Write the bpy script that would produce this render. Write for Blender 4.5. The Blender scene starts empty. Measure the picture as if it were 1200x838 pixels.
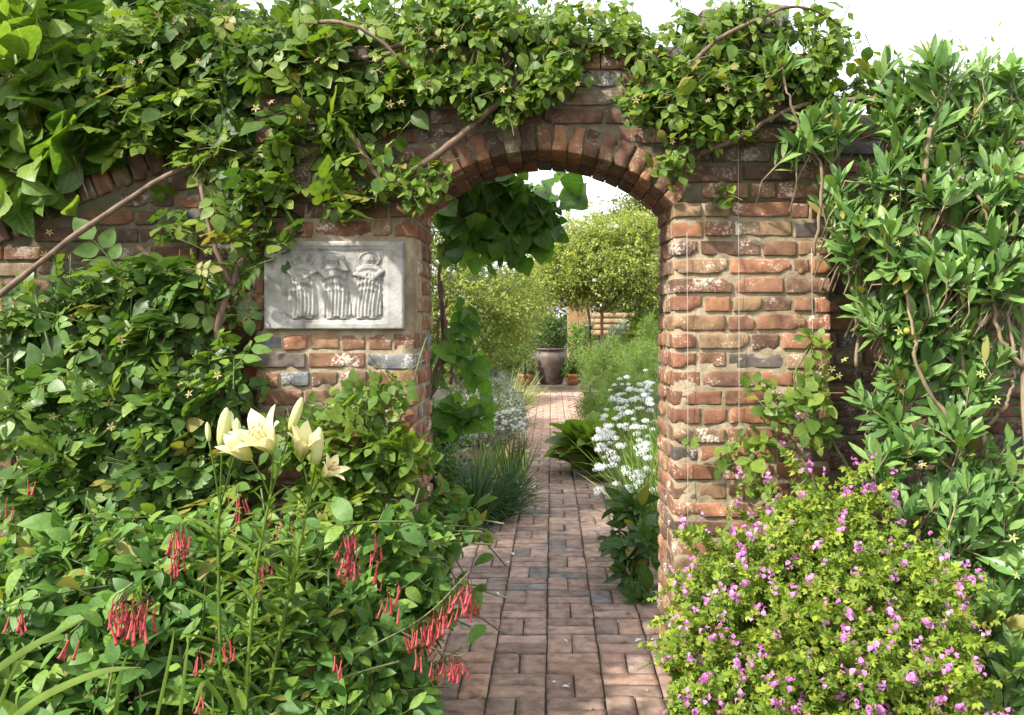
import bpy, bmesh, math
import numpy as np
from mathutils import Vector, Matrix

# ------------------------------------------------------------------ camera, sky, sun, exposure
scene = bpy.context.scene
FOC = 1033.0            # focal length in pixels of the 1200 px wide photograph
EYE = 1.49
VX, VY = 647.0, 380.0   # vanishing point of the path in the photograph
cam_data = bpy.data.cameras.new("camera")
cam_data.sensor_width = 36.0
cam_data.lens = 36.0 * FOC / 1200.0
cam_data.shift_x = -(VX - 600.0) / 1200.0
cam_data.shift_y = -(419.0 - VY) / 1200.0
cam_data.clip_start = 0.05
cam_data.clip_end = 600.0
cam = bpy.data.objects.new("camera", cam_data)
scene.collection.objects.link(cam)
cam.location = (0, 0, EYE)
cam.rotation_euler = (math.radians(90), 0, 0)
scene.camera = cam

SUN = Vector((-0.60, -0.45, 0.67)).normalized()
world = bpy.data.worlds.new("World")
scene.world = world
world.use_nodes = True
wn = world.node_tree
wn.nodes.clear()
w_out = wn.nodes.new("ShaderNodeOutputWorld")
w_bg = wn.nodes.new("ShaderNodeBackground")
w_sky = wn.nodes.new("ShaderNodeTexSky")
w_sky.sky_type = 'NISHITA'
w_sky.sun_disc = False
w_sky.sun_elevation = math.asin(SUN.z)
w_sky.sun_rotation = math.atan2(SUN.x, SUN.y)
w_sky.air_density = 1.2
w_sky.dust_density = 4.0
w_mix = wn.nodes.new("ShaderNodeMixRGB")          # thin bright cloud veil over the whole sky
w_mix.inputs[0].default_value = 0.72
w_mix.inputs[2].default_value = (11.0, 11.1, 11.2, 1)
w_bg.inputs[1].default_value = 0.1
wn.links.new(w_sky.outputs[0], w_mix.inputs[1])
wn.links.new(w_mix.outputs[0], w_bg.inputs[0])
wn.links.new(w_bg.outputs[0], w_out.inputs[0])

sun_data = bpy.data.lights.new("sun", 'SUN')
sun_data.energy = 3.9
sun_data.angle = math.radians(2.5)
sun_data.color = (1.0, 0.94, 0.84)
sun = bpy.data.objects.new("sun", sun_data)
scene.collection.objects.link(sun)
sun.rotation_euler = SUN.to_track_quat('Z', 'Y').to_euler()

scene.view_settings.view_transform = 'Standard'
scene.view_settings.look = 'None'
scene.view_settings.exposure = 1.2
scene.view_settings.gamma = 1.0
scene.view_settings.use_curve_mapping = False
scene.render.engine = 'CYCLES'
scene.cycles.max_bounces = 7
scene.cycles.diffuse_bounces = 4
scene.cycles.transmission_bounces = 4
scene.cycles.use_denoising = True

COL = scene.collection
RNG = np.random.default_rng(11)


def at(px, py, y):
    """photograph pixel at a chosen distance -> a point of the garden"""
    return np.array([(px - VX) / FOC * y, y, EYE - (py - VY) / FOC * y])


# ------------------------------------------------------------------ scene-object helpers
def link(ob, parent=None):
    COL.objects.link(ob)
    if parent is not None:
        ob.parent = parent
    return ob


def tag(ob, label=None, category=None, group=None, kind=None):
    if label: ob["label"] = label
    if category: ob["category"] = category
    if group: ob["group"] = group
    if kind: ob["kind"] = kind
    return ob


def thing(name, label, category, loc=(0, 0, 0), group=None):
    ob = bpy.data.objects.new(name, None)
    ob.empty_display_size = 0.1
    ob.location = loc
    link(ob)
    return tag(ob, label, category, group)


def off(parent):
    return np.array(parent.location) if parent is not None else np.zeros(3)


def mesh_arrays(name, v, loops, starts, totals, mat=None, uv=None, rnd=None, smooth=True):
    me = bpy.data.meshes.new(name)
    v = np.asarray(v, dtype=np.float32).reshape(-1, 3)
    loops = np.asarray(loops, dtype=np.int32).ravel()
    starts = np.asarray(starts, dtype=np.int32).ravel()
    totals = np.asarray(totals, dtype=np.int32).ravel()
    me.vertices.add(len(v)); me.loops.add(len(loops)); me.polygons.add(len(starts))
    me.vertices.foreach_set("co", v.ravel())
    me.loops.foreach_set("vertex_index", loops)
    me.polygons.foreach_set("loop_start", starts)
    me.polygons.foreach_set("loop_total", totals)
    me.polygons.foreach_set("use_smooth", np.full(len(starts), smooth, dtype=bool))
    me.update(calc_edges=True)
    if uv is not None:
        lay = me.uv_layers.new(name="UVMap")
        lay.data.foreach_set("uv", np.asarray(uv, dtype=np.float32)[loops].ravel())
    if rnd is not None:
        a = me.attributes.new("rnd", 'FLOAT', 'FACE')
        a.data.foreach_set("value", np.asarray(rnd, dtype=np.float32))
    if mat: me.materials.append(mat)
    return me


class Proto:
    """a small mesh kept as arrays: vertices, uv and polygons"""
    def __init__(self, v, faces, uv=None):
        self.v = np.asarray(v, dtype=np.float64).reshape(-1, 3)
        self.faces = [list(f) for f in faces]
        self.loops = np.array([i for f in self.faces for i in f], dtype=np.int64)
        self.totals = np.array([len(f) for f in self.faces], dtype=np.int64)
        self.starts = np.concatenate([[0], np.cumsum(self.totals)[:-1]])
        self.uv = np.zeros((len(self.v), 2)) if uv is None else np.asarray(uv, dtype=np.float64)
        self.cache = {}

    def mesh(self, name, mat, smooth=True):
        k = (name, mat.name if mat else None)
        if k not in self.cache:
            self.cache[k] = mesh_arrays(name, self.v, self.loops, self.starts, self.totals, mat, self.uv, smooth=smooth)
        return self.cache[k]


def merge_protos(items):
    """items: list of (Proto, 3x4 frame) -> Proto"""
    V, F, U = [], [], []
    n = 0
    for p, fr in items:
        V.append(p.v @ fr[:, :3].T + fr[:, 3])
        U.append(p.uv)
        F += [[i + n for i in f] for f in p.faces]
        n += len(p.v)
    return Proto(np.concatenate(V), F, np.concatenate(U))


def batch(name, groups, mat, parent=None, origin=None, rng=RNG):
    """groups: list of (Proto, frames (N,3,4)) joined into ONE mesh object"""
    V, L, S, T, U, R = [], [], [], [], [], []
    nv = nl = 0
    o = off(parent) if origin is None else origin
    for p, fr in groups:
        n = len(fr)
        if n == 0: continue
        m = len(p.v)
        w = np.einsum('nij,mj->nmi', fr[:, :, :3], p.v) + fr[:, None, :, 3] - o
        V.append(w.reshape(-1, 3))
        L.append((p.loops[None, :] + (np.arange(n) * m)[:, None]).ravel() + nv)
        S.append((p.starts[None, :] + (np.arange(n) * len(p.loops))[:, None]).ravel() + nl)
        T.append(np.tile(p.totals, n))
        U.append(np.tile(p.uv, (n, 1)))
        R.append(np.repeat(rng.random(n), len(p.totals)))
        nv += n * m; nl += n * len(p.loops)
    if not V: return None
    me = mesh_arrays(name, np.concatenate(V), np.concatenate(L), np.concatenate(S), np.concatenate(T), mat,
                     np.concatenate(U), np.concatenate(R))
    return link(bpy.data.objects.new(name, me), parent)


def single(name, proto, fr, mat, parent):
    ob = bpy.data.objects.new(name, proto.mesh(name, mat))
    link(ob, parent)
    M = np.eye(4); M[:3, :3] = fr[:, :3]; M[:3, 3] = fr[:, 3] - off(parent)
    ob.matrix_basis = Matrix(M.tolist())
    return ob


def unit(a):
    a = np.asarray(a, dtype=np.float64)
    return a / np.maximum(np.linalg.norm(a, axis=-1, keepdims=True), 1e-9)


def frames(pos, d, nrm, size, wscale=None):
    """leaf frames: local +Y along d, local +Z near nrm"""
    d = unit(d)
    x = unit(np.cross(d, nrm))
    z = np.cross(x, d)
    s = np.asarray(size).reshape(-1, 1)
    ws = s if wscale is None else s * np.asarray(wscale).reshape(-1, 1)
    F = np.zeros((len(pos), 3, 4))
    F[:, :, 0] = x * ws; F[:, :, 1] = d * s; F[:, :, 2] = z * s; F[:, :, 3] = pos
    return F


def frame1(pos, d, nrm, size):
    return frames(np.array([pos], float), np.array([d], float), np.array([nrm], float), np.array([size], float))[0]


def visible_first(fr, length, k):
    """indices of the k leaves that show largest in the photograph's view"""
    c = fr[:, :, 3] + fr[:, :, 1] * 0.5
    y = np.maximum(c[:, 1], 0.3)
    px = VX + c[:, 0] / y * FOC
    py = VY - (c[:, 2] - EYE) / y * FOC
    z = unit(fr[:, :, 2])
    view = unit(c - np.array([0, 0, EYE]))
    area = (np.linalg.norm(fr[:, :, 1], axis=1) / y) ** 2 * (0.25 + np.abs((z * view).sum(1)))
    inside = (px > -5) & (px < 1205) & (py > -5) & (py < 843)
    cell = (np.floor(px / 9).astype(int) * 1000 + np.floor(py / 9).astype(int))
    order = np.argsort(y)
    first = np.zeros(len(fr), bool)
    seen = set()
    for i in order:
        if cell[i] not in seen:
            seen.add(cell[i]); first[i] = True
    score = area * np.where(first, 8.0, 1.0) * np.where(inside, 1.0, 1e-4)
    return np.argsort(-score)[:k]


def scatter(root, protos, fr, mat, part='leaf', mass='foliage', single_max=300, rng=RNG):
    """the leaves that show largest as parts of their own, the rest joined"""
    if len(fr) == 0: return
    kind = rng.integers(0, len(protos), len(fr))
    chosen = visible_first(fr, 1.0, single_max) if single_max else np.array([], int)
    mask = np.ones(len(fr), bool); mask[chosen] = False
    for i in chosen:
        single(part, protos[kind[i]], fr[i], mat, root)
    if mask.any():
        ob = batch(mass, [(protos[k], fr[mask & (kind == k)]) for k in range(len(protos))], mat, root, rng=rng)
        if ob: ob["kind"] = "stuff"


def tube_proto(pts, radii, sides=6, cap=True):
    pts = np.asarray(pts, float); n = len(pts)
    radii = np.broadcast_to(np.asarray(radii, float), (n,))
    t = unit(np.gradient(pts, axis=0))
    ref = np.array([0.0, 0.0, 1.0]) if abs(t[0][2]) < 0.9 else np.array([1.0, 0, 0])
    V, F, U = [], [], []
    e1 = unit(np.cross(t[0], ref))
    for i in range(n):
        e1 = unit(e1 - t[i] * np.dot(e1, t[i])); e2 = np.cross(t[i], e1)
        for k in range(sides):
            a = 2 * math.pi * k / sides
            V.append(pts[i] + radii[i] * (math.cos(a) * e1 + math.sin(a) * e2)); U.append((k / sides, i / (n - 1)))
    for i in range(n - 1):
        for k in range(sides):
            F.append([i * sides + k, i * sides + (k + 1) % sides, (i + 1) * sides + (k + 1) % sides, (i + 1) * sides + k])
    if cap:
        F.append([(n - 1) * sides + k for k in range(sides)]); F.append([k for k in range(sides)][::-1])
    return Proto(V, F, U)


def smooth_path(ctrl, n=14):
    """Catmull-Rom through control points"""
    c = np.asarray(ctrl, float)
    if len(c) == 2:
        return c[0] + np.linspace(0, 1, n)[:, None] * (c[1] - c[0])
    c = np.vstack([2 * c[0] - c[1], c, 2 * c[-1] - c[-2]])
    out = []
    segs = len(c) - 3
    per = max(2, n // segs)
    for i in range(segs):
        p0, p1, p2, p3 = c[i:i + 4]
        for t in np.linspace(0, 1, per, endpoint=False):
            out.append(0.5 * ((2 * p1) + (-p0 + p2) * t + (2 * p0 - 5 * p1 + 4 * p2 - p3) * t * t + (-p0 + 3 * p1 - 3 * p2 + p3) * t ** 3))
    out.append(c[-2])
    return np.array(out)


IDF = np.hstack([np.eye(3), np.zeros((3, 1))])


def tube(name, ctrl, r0, r1, mat, parent, n=14, sides=7, wob=0.0, rng=RNG):
    p = smooth_path(ctrl, n)
    if wob:
        p[1:-1] += rng.normal(0, wob, p[1:-1].shape)
    rad = np.linspace(r0, r1, len(p)) * (1 + (rng.normal(0, 0.08, len(p)) if wob else 0))
    pr = tube_proto(p - off(parent), rad, sides)
    me = mesh_arrays(name, pr.v, pr.loops, pr.starts, pr.totals, mat, pr.uv)
    return link(bpy.data.objects.new(name, me), parent)


def twigs(name, paths, r0, r1, mat, parent, sides=4):
    """paths (S,K,3): many thin twigs as one joined mesh"""
    S, K, _ = paths.shape
    if S == 0: return None
    t = unit(np.gradient(paths, axis=1))
    ref = np.where(np.abs(t[:, :, 2:3]) < 0.9, np.array([0, 0, 1.0]), np.array([1.0, 0, 0]))
    e1 = unit(np.cross(t, ref)); e2 = np.cross(t, e1)
    rad = np.linspace(r0, r1, K)[None, :, None, None]
    a = 2 * np.pi * np.arange(sides) / sides
    ring = e1[:, :, None, :] * np.cos(a)[None, None, :, None] + e2[:, :, None, :] * np.sin(a)[None, None, :, None]
    V = (paths[:, :, None, :] + ring * rad).reshape(-1, 3) - off(parent)
    f = []
    for i in range(K - 1):
        for k in range(sides):
            f.append([i * sides + k, i * sides + (k + 1) % sides, (i + 1) * sides + (k + 1) % sides, (i + 1) * sides + k])
    f = np.array(f)
    L = (f.ravel()[None, :] + (np.arange(S) * K * sides)[:, None]).ravel()
    nf = len(f) * S
    me = mesh_arrays(name, V, L, np.arange(nf) * 4, np.full(nf, 4), mat)
    ob = link(bpy.data.objects.new(name, me), parent)
    ob["kind"] = "stuff"
    return ob


# ------------------------------------------------------------------ materials
def nodes_of(name):
    m = bpy.data.materials.new(name); m.use_nodes = True
    nt = m.node_tree; nt.nodes.clear()
    out = nt.nodes.new("ShaderNodeOutputMaterial")
    return m, nt, out


def N(nt, kind, **kw):
    n = nt.nodes.new(kind)
    for k, v in kw.items(): setattr(n, k, v)
    return n


def ramp(nt, stops, interp='LINEAR'):
    r = nt.nodes.new("ShaderNodeValToRGB")
    r.color_ramp.interpolation = interp
    e = r.color_ramp.elements
    while len(e) > 1: e.remove(e[-1])
    for i, (p, c) in enumerate(stops):
        q = e[0] if i == 0 else e.new(p)
        q.position = p
        q.color = (c[0], c[1], c[2], 1) if not isinstance(c, (int, float)) else (c, c, c, 1)
    return r


def mixc(nt, fac, a, b, blend='MIX'):
    m = nt.nodes.new("ShaderNodeMixRGB"); m.blend_type = blend
    for i, s in ((0, fac), (1, a), (2, b)):
        if hasattr(s, 'is_linked') or hasattr(s, 'links'):
            nt.links.new(s, m.inputs[i])
        elif isinstance(s, (int, float)):
            m.inputs[i].default_value = s
        else:
            m.inputs[i].default_value = (s[0], s[1], s[2], 1)
    return m.outputs[0]


def mth(nt, op, a, b=0.0, c=None):
    m = nt.nodes.new("ShaderNodeMath"); m.operation = op
    for i, s in enumerate((a, b, c)):
        if s is None: continue
        if isinstance(s, (int, float)): m.inputs[i].default_value = s
        else: nt.links.new(s, m.inputs[i])
    return m.outputs[0]


def rnd_node(nt):
    at_ = N(nt, "ShaderNodeAttribute", attribute_name="rnd")
    oi = N(nt, "ShaderNodeObjectInfo")
    return mth(nt, 'FRACT', mth(nt, 'ADD', at_.outputs['Fac'], oi.outputs['Random']))


def leaf_mat(name, cols, rough=0.42, trans=0.32, spec=0.45, vein=0.0, tint=(1.15, 1.2, 0.45), blotch=0.25, aged=0.03):
    m, nt, out = nodes_of(name)
    r = rnd_node(nt)
    n = len(cols)
    rp = ramp(nt, [(i / (n - 1), c) for i, c in enumerate(cols)])
    nt.links.new(r, rp.inputs[0])
    col = rp.outputs[0]
    tc = N(nt, "ShaderNodeTexCoord")
    nz = N(nt, "ShaderNodeTexNoise"); nz.inputs['Scale'].default_value = 9.0; nz.inputs['Detail'].default_value = 3.0
    nt.links.new(tc.outputs['Object'], nz.inputs['Vector'])
    dark = ramp(nt, [(0.35, 1 - blotch), (0.65, 1 + blotch * 0.3)])
    nt.links.new(nz.outputs[0], dark.inputs[0])
    col = mixc(nt, 1.0, col, dark.outputs[0], 'MULTIPLY')
    old = mth(nt, 'GREATER_THAN', mth(nt, 'FRACT', mth(nt, 'MULTIPLY', r, 37.7)), 1.0 - aged)
    col = mixc(nt, mth(nt, 'MULTIPLY', old, 0.8), col, (0.27, 0.23, 0.055))
    bsdf = N(nt, "ShaderNodeBsdfPrincipled")
    if vein > 0:
        uvs = N(nt, "ShaderNodeUVMap"); sep = N(nt, "ShaderNodeSeparateXYZ")
        nt.links.new(uvs.outputs[0], sep.inputs[0])
        ax = mth(nt, 'ABSOLUTE', sep.outputs[0])
        mid = mth(nt, 'LESS_THAN', ax, 0.055)
        ph = mth(nt, 'FRACT', mth(nt, 'MULTIPLY', mth(nt, 'SUBTRACT', sep.outputs[1], mth(nt, 'MULTIPLY', ax, 0.22)), 8.0))
        side = mth(nt, 'LESS_THAN', mth(nt, 'ABSOLUTE', mth(nt, 'SUBTRACT', ph, 0.5)), 0.07)
        v = mth(nt, 'MAXIMUM', mid, mth(nt, 'MULTIPLY', side, 0.6))
        col = mixc(nt, mth(nt, 'MULTIPLY', v, vein), col, (0.32, 0.40, 0.12))
        bp = N(nt, "ShaderNodeBump"); bp.inputs['Strength'].default_value = 0.35; bp.inputs['Distance'].default_value = 0.004
        nt.links.new(mth(nt, 'MULTIPLY', v, -1.0), bp.inputs['Height'])
        nt.links.new(bp.outputs[0], bsdf.inputs['Normal'])
    bsdf.inputs['Roughness'].default_value = rough
    bsdf.inputs['Specular IOR Level'].default_value = spec
    nt.links.new(col, bsdf.inputs['Base Color'])
    tr = N(nt, "ShaderNodeBsdfTranslucent")
    nt.links.new(mixc(nt, 1.0, col, tint, 'MULTIPLY'), tr.inputs[0])
    mx = N(nt, "ShaderNodeMixShader"); mx.inputs[0].default_value = trans
    nt.links.new(bsdf.outputs[0], mx.inputs[1]); nt.links.new(tr.outputs[0], mx.inputs[2])
    nt.links.new(mx.outputs[0], out.inputs[0])
    return m


def petal_mat(name, base, tip, trans=0.35, rough=0.5, jitter=0.12):
    m, nt, out = nodes_of(name)
    uvs = N(nt, "ShaderNodeUVMap"); sep = N(nt, "ShaderNodeSeparateXYZ"); nt.links.new(uvs.outputs[0], sep.inputs[0])
    rp = ramp(nt, [(0.0, base), (0.45, tip)]); nt.links.new(sep.outputs[1], rp.inputs[0])
    r = rnd_node(nt)
    col = mixc(nt, mth(nt, 'MULTIPLY', r, jitter * 2), rp.outputs[0], base)
    b = N(nt, "ShaderNodeBsdfPrincipled"); b.inputs['Roughness'].default_value = rough
    nt.links.new(col, b.inputs['Base Color'])
    tr = N(nt, "ShaderNodeBsdfTranslucent"); nt.links.new(col, tr.inputs[0])
    mx = N(nt, "ShaderNodeMixShader"); mx.inputs[0].default_value = trans
    nt.links.new(b.outputs[0], mx.inputs[1]); nt.links.new(tr.outputs[0], mx.inputs[2])
    nt.links.new(mx.outputs[0], out.inputs[0])
    return m


def bark_mat(name, a, b, scale=30.0, rough=0.8, bump=0.4):
    m, nt, out = nodes_of(name)
    tc = N(nt, "ShaderNodeTexCoord")
    mp = N(nt, "ShaderNodeMapping"); mp.inputs['Scale'].default_value = (1, 1, 0.35)
    nt.links.new(tc.outputs['Object'], mp.inputs[0])
    nz = N(nt, "ShaderNodeTexNoise"); nz.inputs['Scale'].default_value = scale; nz.inputs['Detail'].default_value = 6
    nt.links.new(mp.outputs[0], nz.inputs['Vector'])
    rp = ramp(nt, [(0.35, a), (0.68, b)]); nt.links.new(nz.outputs[0], rp.inputs[0])
    bs = N(nt, "ShaderNodeBsdfPrincipled"); bs.inputs['Roughness'].default_value = rough
    nt.links.new(rp.outputs[0], bs.inputs['Base Color'])
    bp = N(nt, "ShaderNodeBump"); bp.inputs['Strength'].default_value = bump; bp.inputs['Distance'].default_value = 0.004
    nt.links.new(nz.outputs[0], bp.inputs['Height']); nt.links.new(bp.outputs[0], bs.inputs['Normal'])
    nt.links.new(bs.outputs[0], out.inputs[0])
    return m


def brick_mat(name, fleck=0.5, moss=0.3, soot=0.35, bump=1.0):
    """fired clay: the brick's own colour (object colour), mottling, lime flecks, lichen and soot"""
    m, nt, out = nodes_of(name)
    oi = N(nt, "ShaderNodeObjectInfo")
    tc = N(nt, "ShaderNodeTexCoord")
    vm = N(nt, "ShaderNodeVectorMath", operation='ADD')
    sc = N(nt, "ShaderNodeVectorMath", operation='SCALE'); sc.inputs['Scale'].default_value = 37.0
    cx = N(nt, "ShaderNodeCombineXYZ")
    for i in range(3): nt.links.new(oi.outputs['Random'], cx.inputs[i])
    nt.links.new(cx.outputs[0], sc.inputs[0])
    nt.links.new(tc.outputs['Object'], vm.inputs[0]); nt.links.new(sc.outputs[0], vm.inputs[1])
    vec = vm.outputs[0]

    def noise(scale, detail=5, rough=0.6, src=vec):
        z = N(nt, "ShaderNodeTexNoise"); z.inputs['Scale'].default_value = scale
        z.inputs['Detail'].default_value = detail; z.inputs['Roughness'].default_value = rough
        nt.links.new(src, z.inputs['Vector']); return z.outputs[0]
    col = oi.outputs['Color']
    n1 = noise(14.0)
    v = ramp(nt, [(0.28, 0.40), (0.5, 0.95), (0.75, 1.40)]); nt.links.new(n1, v.inputs[0])
    col = mixc(nt, 1.0, col, v.outputs[0], 'MULTIPLY')
    geo = N(nt, "ShaderNodeNewGeometry")
    nb = noise(2.3, 4, 0.6, geo.outputs['Position'])
    sr = ramp(nt, [(0.45, 0.0), (0.7, 1.0)]); nt.links.new(nb, sr.inputs[0])
    col = mixc(nt, mth(nt, 'MULTIPLY', sr.outputs[0], soot), col, (0.050, 0.040, 0.032))
    n2 = noise(22.0, 4)
    mr = ramp(nt, [(0.54, 0.0), (0.70, 1.0)]); nt.links.new(n2, mr.inputs[0])
    col = mixc(nt, mth(nt, 'MULTIPLY', mr.outputs[0], moss), col, (0.20, 0.155, 0.045))
    n3 = noise(85.0, 8, 0.75)
    n4 = noise(7.0, 3)
    fl = mth(nt, 'ADD', n3, mth(nt, 'MULTIPLY', mth(nt, 'SUBTRACT', n4, 0.5), 0.9))
    fr_ = ramp(nt, [(0.60, 0.0), (0.70, 1.0)]); nt.links.new(fl, fr_.inputs[0])
    col = mixc(nt, mth(nt, 'MULTIPLY', fr_.outputs[0], fleck), col, (0.60, 0.56, 0.49))
    bs = N(nt, "ShaderNodeBsdfPrincipled"); bs.inputs['Roughness'].default_value = 0.88
    bs.inputs['Specular IOR Level'].default_value = 0.25
    nt.links.new(col, bs.inputs['Base Color'])
    hgt = mth(nt, 'ADD', mth(nt, 'MULTIPLY', n1, 0.6), mth(nt, 'MULTIPLY', n3, 0.5))
    bp = N(nt, "ShaderNodeBump"); bp.inputs['Strength'].default_value = 0.8 * bump; bp.inputs['Distance'].default_value = 0.008
    nt.links.new(hgt, bp.inputs['Height']); nt.links.new(bp.outputs[0], bs.inputs['Normal'])
    nt.links.new(bs.outputs[0], out.inputs[0])
    return m


def rough_mat(name, stops, scale=12.0, rough=0.9, bump=0.5, dist=0.006, detail=8, spec=0.25, second=None):
    """noise-mottled surface (mortar, soil, stone, clay, wood)"""
    m, nt, out = nodes_of(name)
    geo = N(nt, "ShaderNodeNewGeometry")
    nz = N(nt, "ShaderNodeTexNoise"); nz.inputs['Scale'].default_value = scale; nz.inputs['Detail'].default_value = detail
    nz.inputs['Roughness'].default_value = 0.65
    nt.links.new(geo.outputs['Position'], nz.inputs['Vector'])
    rp = ramp(nt, stops); nt.links.new(nz.outputs[0], rp.inputs[0])
    col = rp.outputs[0]
    if second:
        sc2, lo, hi, c2, amt = second
        n2 = N(nt, "ShaderNodeTexNoise"); n2.inputs['Scale'].default_value = sc2; n2.inputs['Detail'].default_value = 6
        nt.links.new(geo.outputs['Position'], n2.inputs['Vector'])
        r2 = ramp(nt, [(lo, 0.0), (hi, 1.0)]); nt.links.new(n2.outputs[0], r2.inputs[0])
        col = mixc(nt, mth(nt, 'MULTIPLY', r2.outputs[0], amt), col, c2)
    bs = N(nt, "ShaderNodeBsdfPrincipled"); bs.inputs['Roughness'].default_value = rough
    bs.inputs['Specular IOR Level'].default_value = spec
    nt.links.new(col, bs.inputs['Base Color'])
    bp = N(nt, "ShaderNodeBump"); bp.inputs['Strength'].default_value = bump; bp.inputs['Distance'].default_value = dist
    nt.links.new(nz.outputs[0], bp.inputs['Height']); nt.links.new(bp.outputs[0], bs.inputs['Normal'])
    nt.links.new(bs.outputs[0], out.inputs[0])
    return m


M_BRICK = brick_mat("old_brick", fleck=0.9, moss=0.45, soot=0.6)
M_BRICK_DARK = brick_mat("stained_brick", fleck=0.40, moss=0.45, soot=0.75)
M_PAVER = brick_mat("path_brick", fleck=0.06, moss=0.06, soot=0.2, bump=0.45)
M_MORTAR = rough_mat("lime_mortar", [(0.3, (0.20, 0.155, 0.10)), (0.55, (0.34, 0.28, 0.19)), (0.75, (0.46, 0.40, 0.30))], 16, bump=1.0, dist=0.012,
                     second=(3.0, 0.5, 0.7, (0.10, 0.085, 0.045), 0.6))
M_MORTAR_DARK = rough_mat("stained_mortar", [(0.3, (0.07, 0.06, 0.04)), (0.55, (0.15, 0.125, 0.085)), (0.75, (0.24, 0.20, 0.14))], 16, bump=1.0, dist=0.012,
                          second=(4.0, 0.45, 0.65, (0.06, 0.07, 0.025), 0.6))
M_SAND = rough_mat("joint_sand", [(0.3, (0.035, 0.03, 0.024)), (0.7, (0.10, 0.085, 0.065))], 40, bump=1.0)
M_SOIL = rough_mat("soil", [(0.3, (0.018, 0.013, 0.009)), (0.7, (0.075, 0.055, 0.038))], 24, bump=1.0, dist=0.03,
                   second=(1.5, 0.5, 0.62, (0.035, 0.06, 0.015), 0.8))
M_STONE = rough_mat("carved_stone", [(0.25, (0.172, 0.165, 0.149)), (0.5, (0.327, 0.318, 0.297)), (0.75, (0.456, 0.448, 0.427))], 9, rough=0.8, bump=0.25, dist=0.003,
                    second=(22.0, 0.52, 0.72, (0.12, 0.115, 0.095), 0.75))
M_CANE = bark_mat("rose_cane", (0.075, 0.045, 0.03), (0.20, 0.13, 0.09), 26)
M_TWIG = bark_mat("green_twig", (0.06, 0.09, 0.025), (0.13, 0.14, 0.05), 40, 0.6)
M_WOODY = bark_mat("woody_stem", (0.13, 0.095, 0.055), (0.34, 0.26, 0.17), 22)
M_WIRE = bark_mat("galvanised_wire", (0.36, 0.35, 0.33), (0.50, 0.49, 0.46), 60, 0.5, 0.1)

M_ROSE = leaf_mat("rose_leaf", [(0.057, 0.118, 0.024), (0.092, 0.168, 0.031), (0.144, 0.230, 0.035), (0.230, 0.308, 0.050)], 0.45, 0.42, 0.32)
M_ROSE_LOW = leaf_mat("shade_rose_leaf", [(0.058, 0.121, 0.028), (0.090, 0.175, 0.039), (0.123, 0.222, 0.045), (0.217, 0.310, 0.053)], 0.42, 0.34, 0.36)
M_VINE = leaf_mat("vine_leaf", [(0.073, 0.149, 0.024), (0.118, 0.209, 0.033), (0.174, 0.264, 0.040), (0.246, 0.330, 0.055)], 0.46, 0.44, 0.32)
M_BIG = leaf_mat("broad_leaf", [(0.063, 0.147, 0.026), (0.109, 0.212, 0.035), (0.172, 0.277, 0.046), (0.230, 0.330, 0.066)], 0.36, 0.40, 0.4, vein=0.40, aged=0.012)
M_HEART = leaf_mat("heart_leaf", [(0.054, 0.140, 0.028), (0.095, 0.230, 0.034), (0.175, 0.345, 0.049)], 0.42, 0.48, 0.35, vein=0.25, aged=0.0)
M_EVER = leaf_mat("evergreen_leaf", [(0.078, 0.169, 0.047), (0.115, 0.235, 0.062), (0.163, 0.301, 0.074), (0.229, 0.367, 0.105)], 0.36, 0.30, spec=0.45, vein=0.22)
M_FUCHSIA = leaf_mat("bushy_leaf", [(0.060, 0.143, 0.031), (0.096, 0.208, 0.043), (0.143, 0.265, 0.051), (0.226, 0.343, 0.055)], 0.48, 0.38, 0.3)
M_LILYL = leaf_mat("lily_leaf", [(0.09, 0.17, 0.025), (0.14, 0.23, 0.035), (0.20, 0.29, 0.05)], 0.42, 0.42, 0.35)
M_PINKL = leaf_mat("fine_leaf", [(0.110, 0.196, 0.029), (0.180, 0.282, 0.035), (0.277, 0.380, 0.047), (0.399, 0.472, 0.062)], 0.55, 0.44, 0.25)
M_GOLD = leaf_mat("golden_leaf", [(0.239, 0.316, 0.062), (0.351, 0.421, 0.097), (0.491, 0.541, 0.167)], 0.55, 0.46, 0.25)
M_OLIVE = leaf_mat("grey_green_leaf", [(0.10, 0.15, 0.05), (0.17, 0.22, 0.08), (0.26, 0.30, 0.13)], 0.55, 0.36, 0.25)
M_SILVER = leaf_mat("silver_leaf", [(0.24, 0.31, 0.18), (0.38, 0.44, 0.32), (0.52, 0.56, 0.47)], 0.6, 0.3, 0.25, tint=(1, 1, 0.9))
M_BLUEGRASS = leaf_mat("blue_green_blade", [(0.030, 0.075, 0.032), (0.055, 0.12, 0.055), (0.09, 0.17, 0.075)], 0.45, 0.3, 0.3)
M_PALEGRASS = leaf_mat("pale_blade", [(0.22, 0.27, 0.09), (0.34, 0.38, 0.15), (0.46, 0.47, 0.24)], 0.5, 0.4, 0.25)
M_FEATHER = leaf_mat("feathery_leaf", [(0.090, 0.175, 0.035), (0.154, 0.257, 0.055), (0.249, 0.350, 0.085)], 0.55, 0.42, 0.25)
M_HOSTA = leaf_mat("hosta_leaf", [(0.10, 0.19, 0.028), (0.16, 0.26, 0.038), (0.22, 0.32, 0.05)], 0.42, 0.42, 0.35, vein=0.25)
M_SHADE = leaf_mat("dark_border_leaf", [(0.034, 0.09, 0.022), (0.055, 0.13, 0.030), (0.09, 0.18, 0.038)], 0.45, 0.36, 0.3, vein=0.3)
M_BOX = leaf_mat("box_leaf", [(0.030, 0.075, 0.016), (0.06, 0.12, 0.022), (0.10, 0.17, 0.03)], 0.45, 0.3, 0.3)
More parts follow.
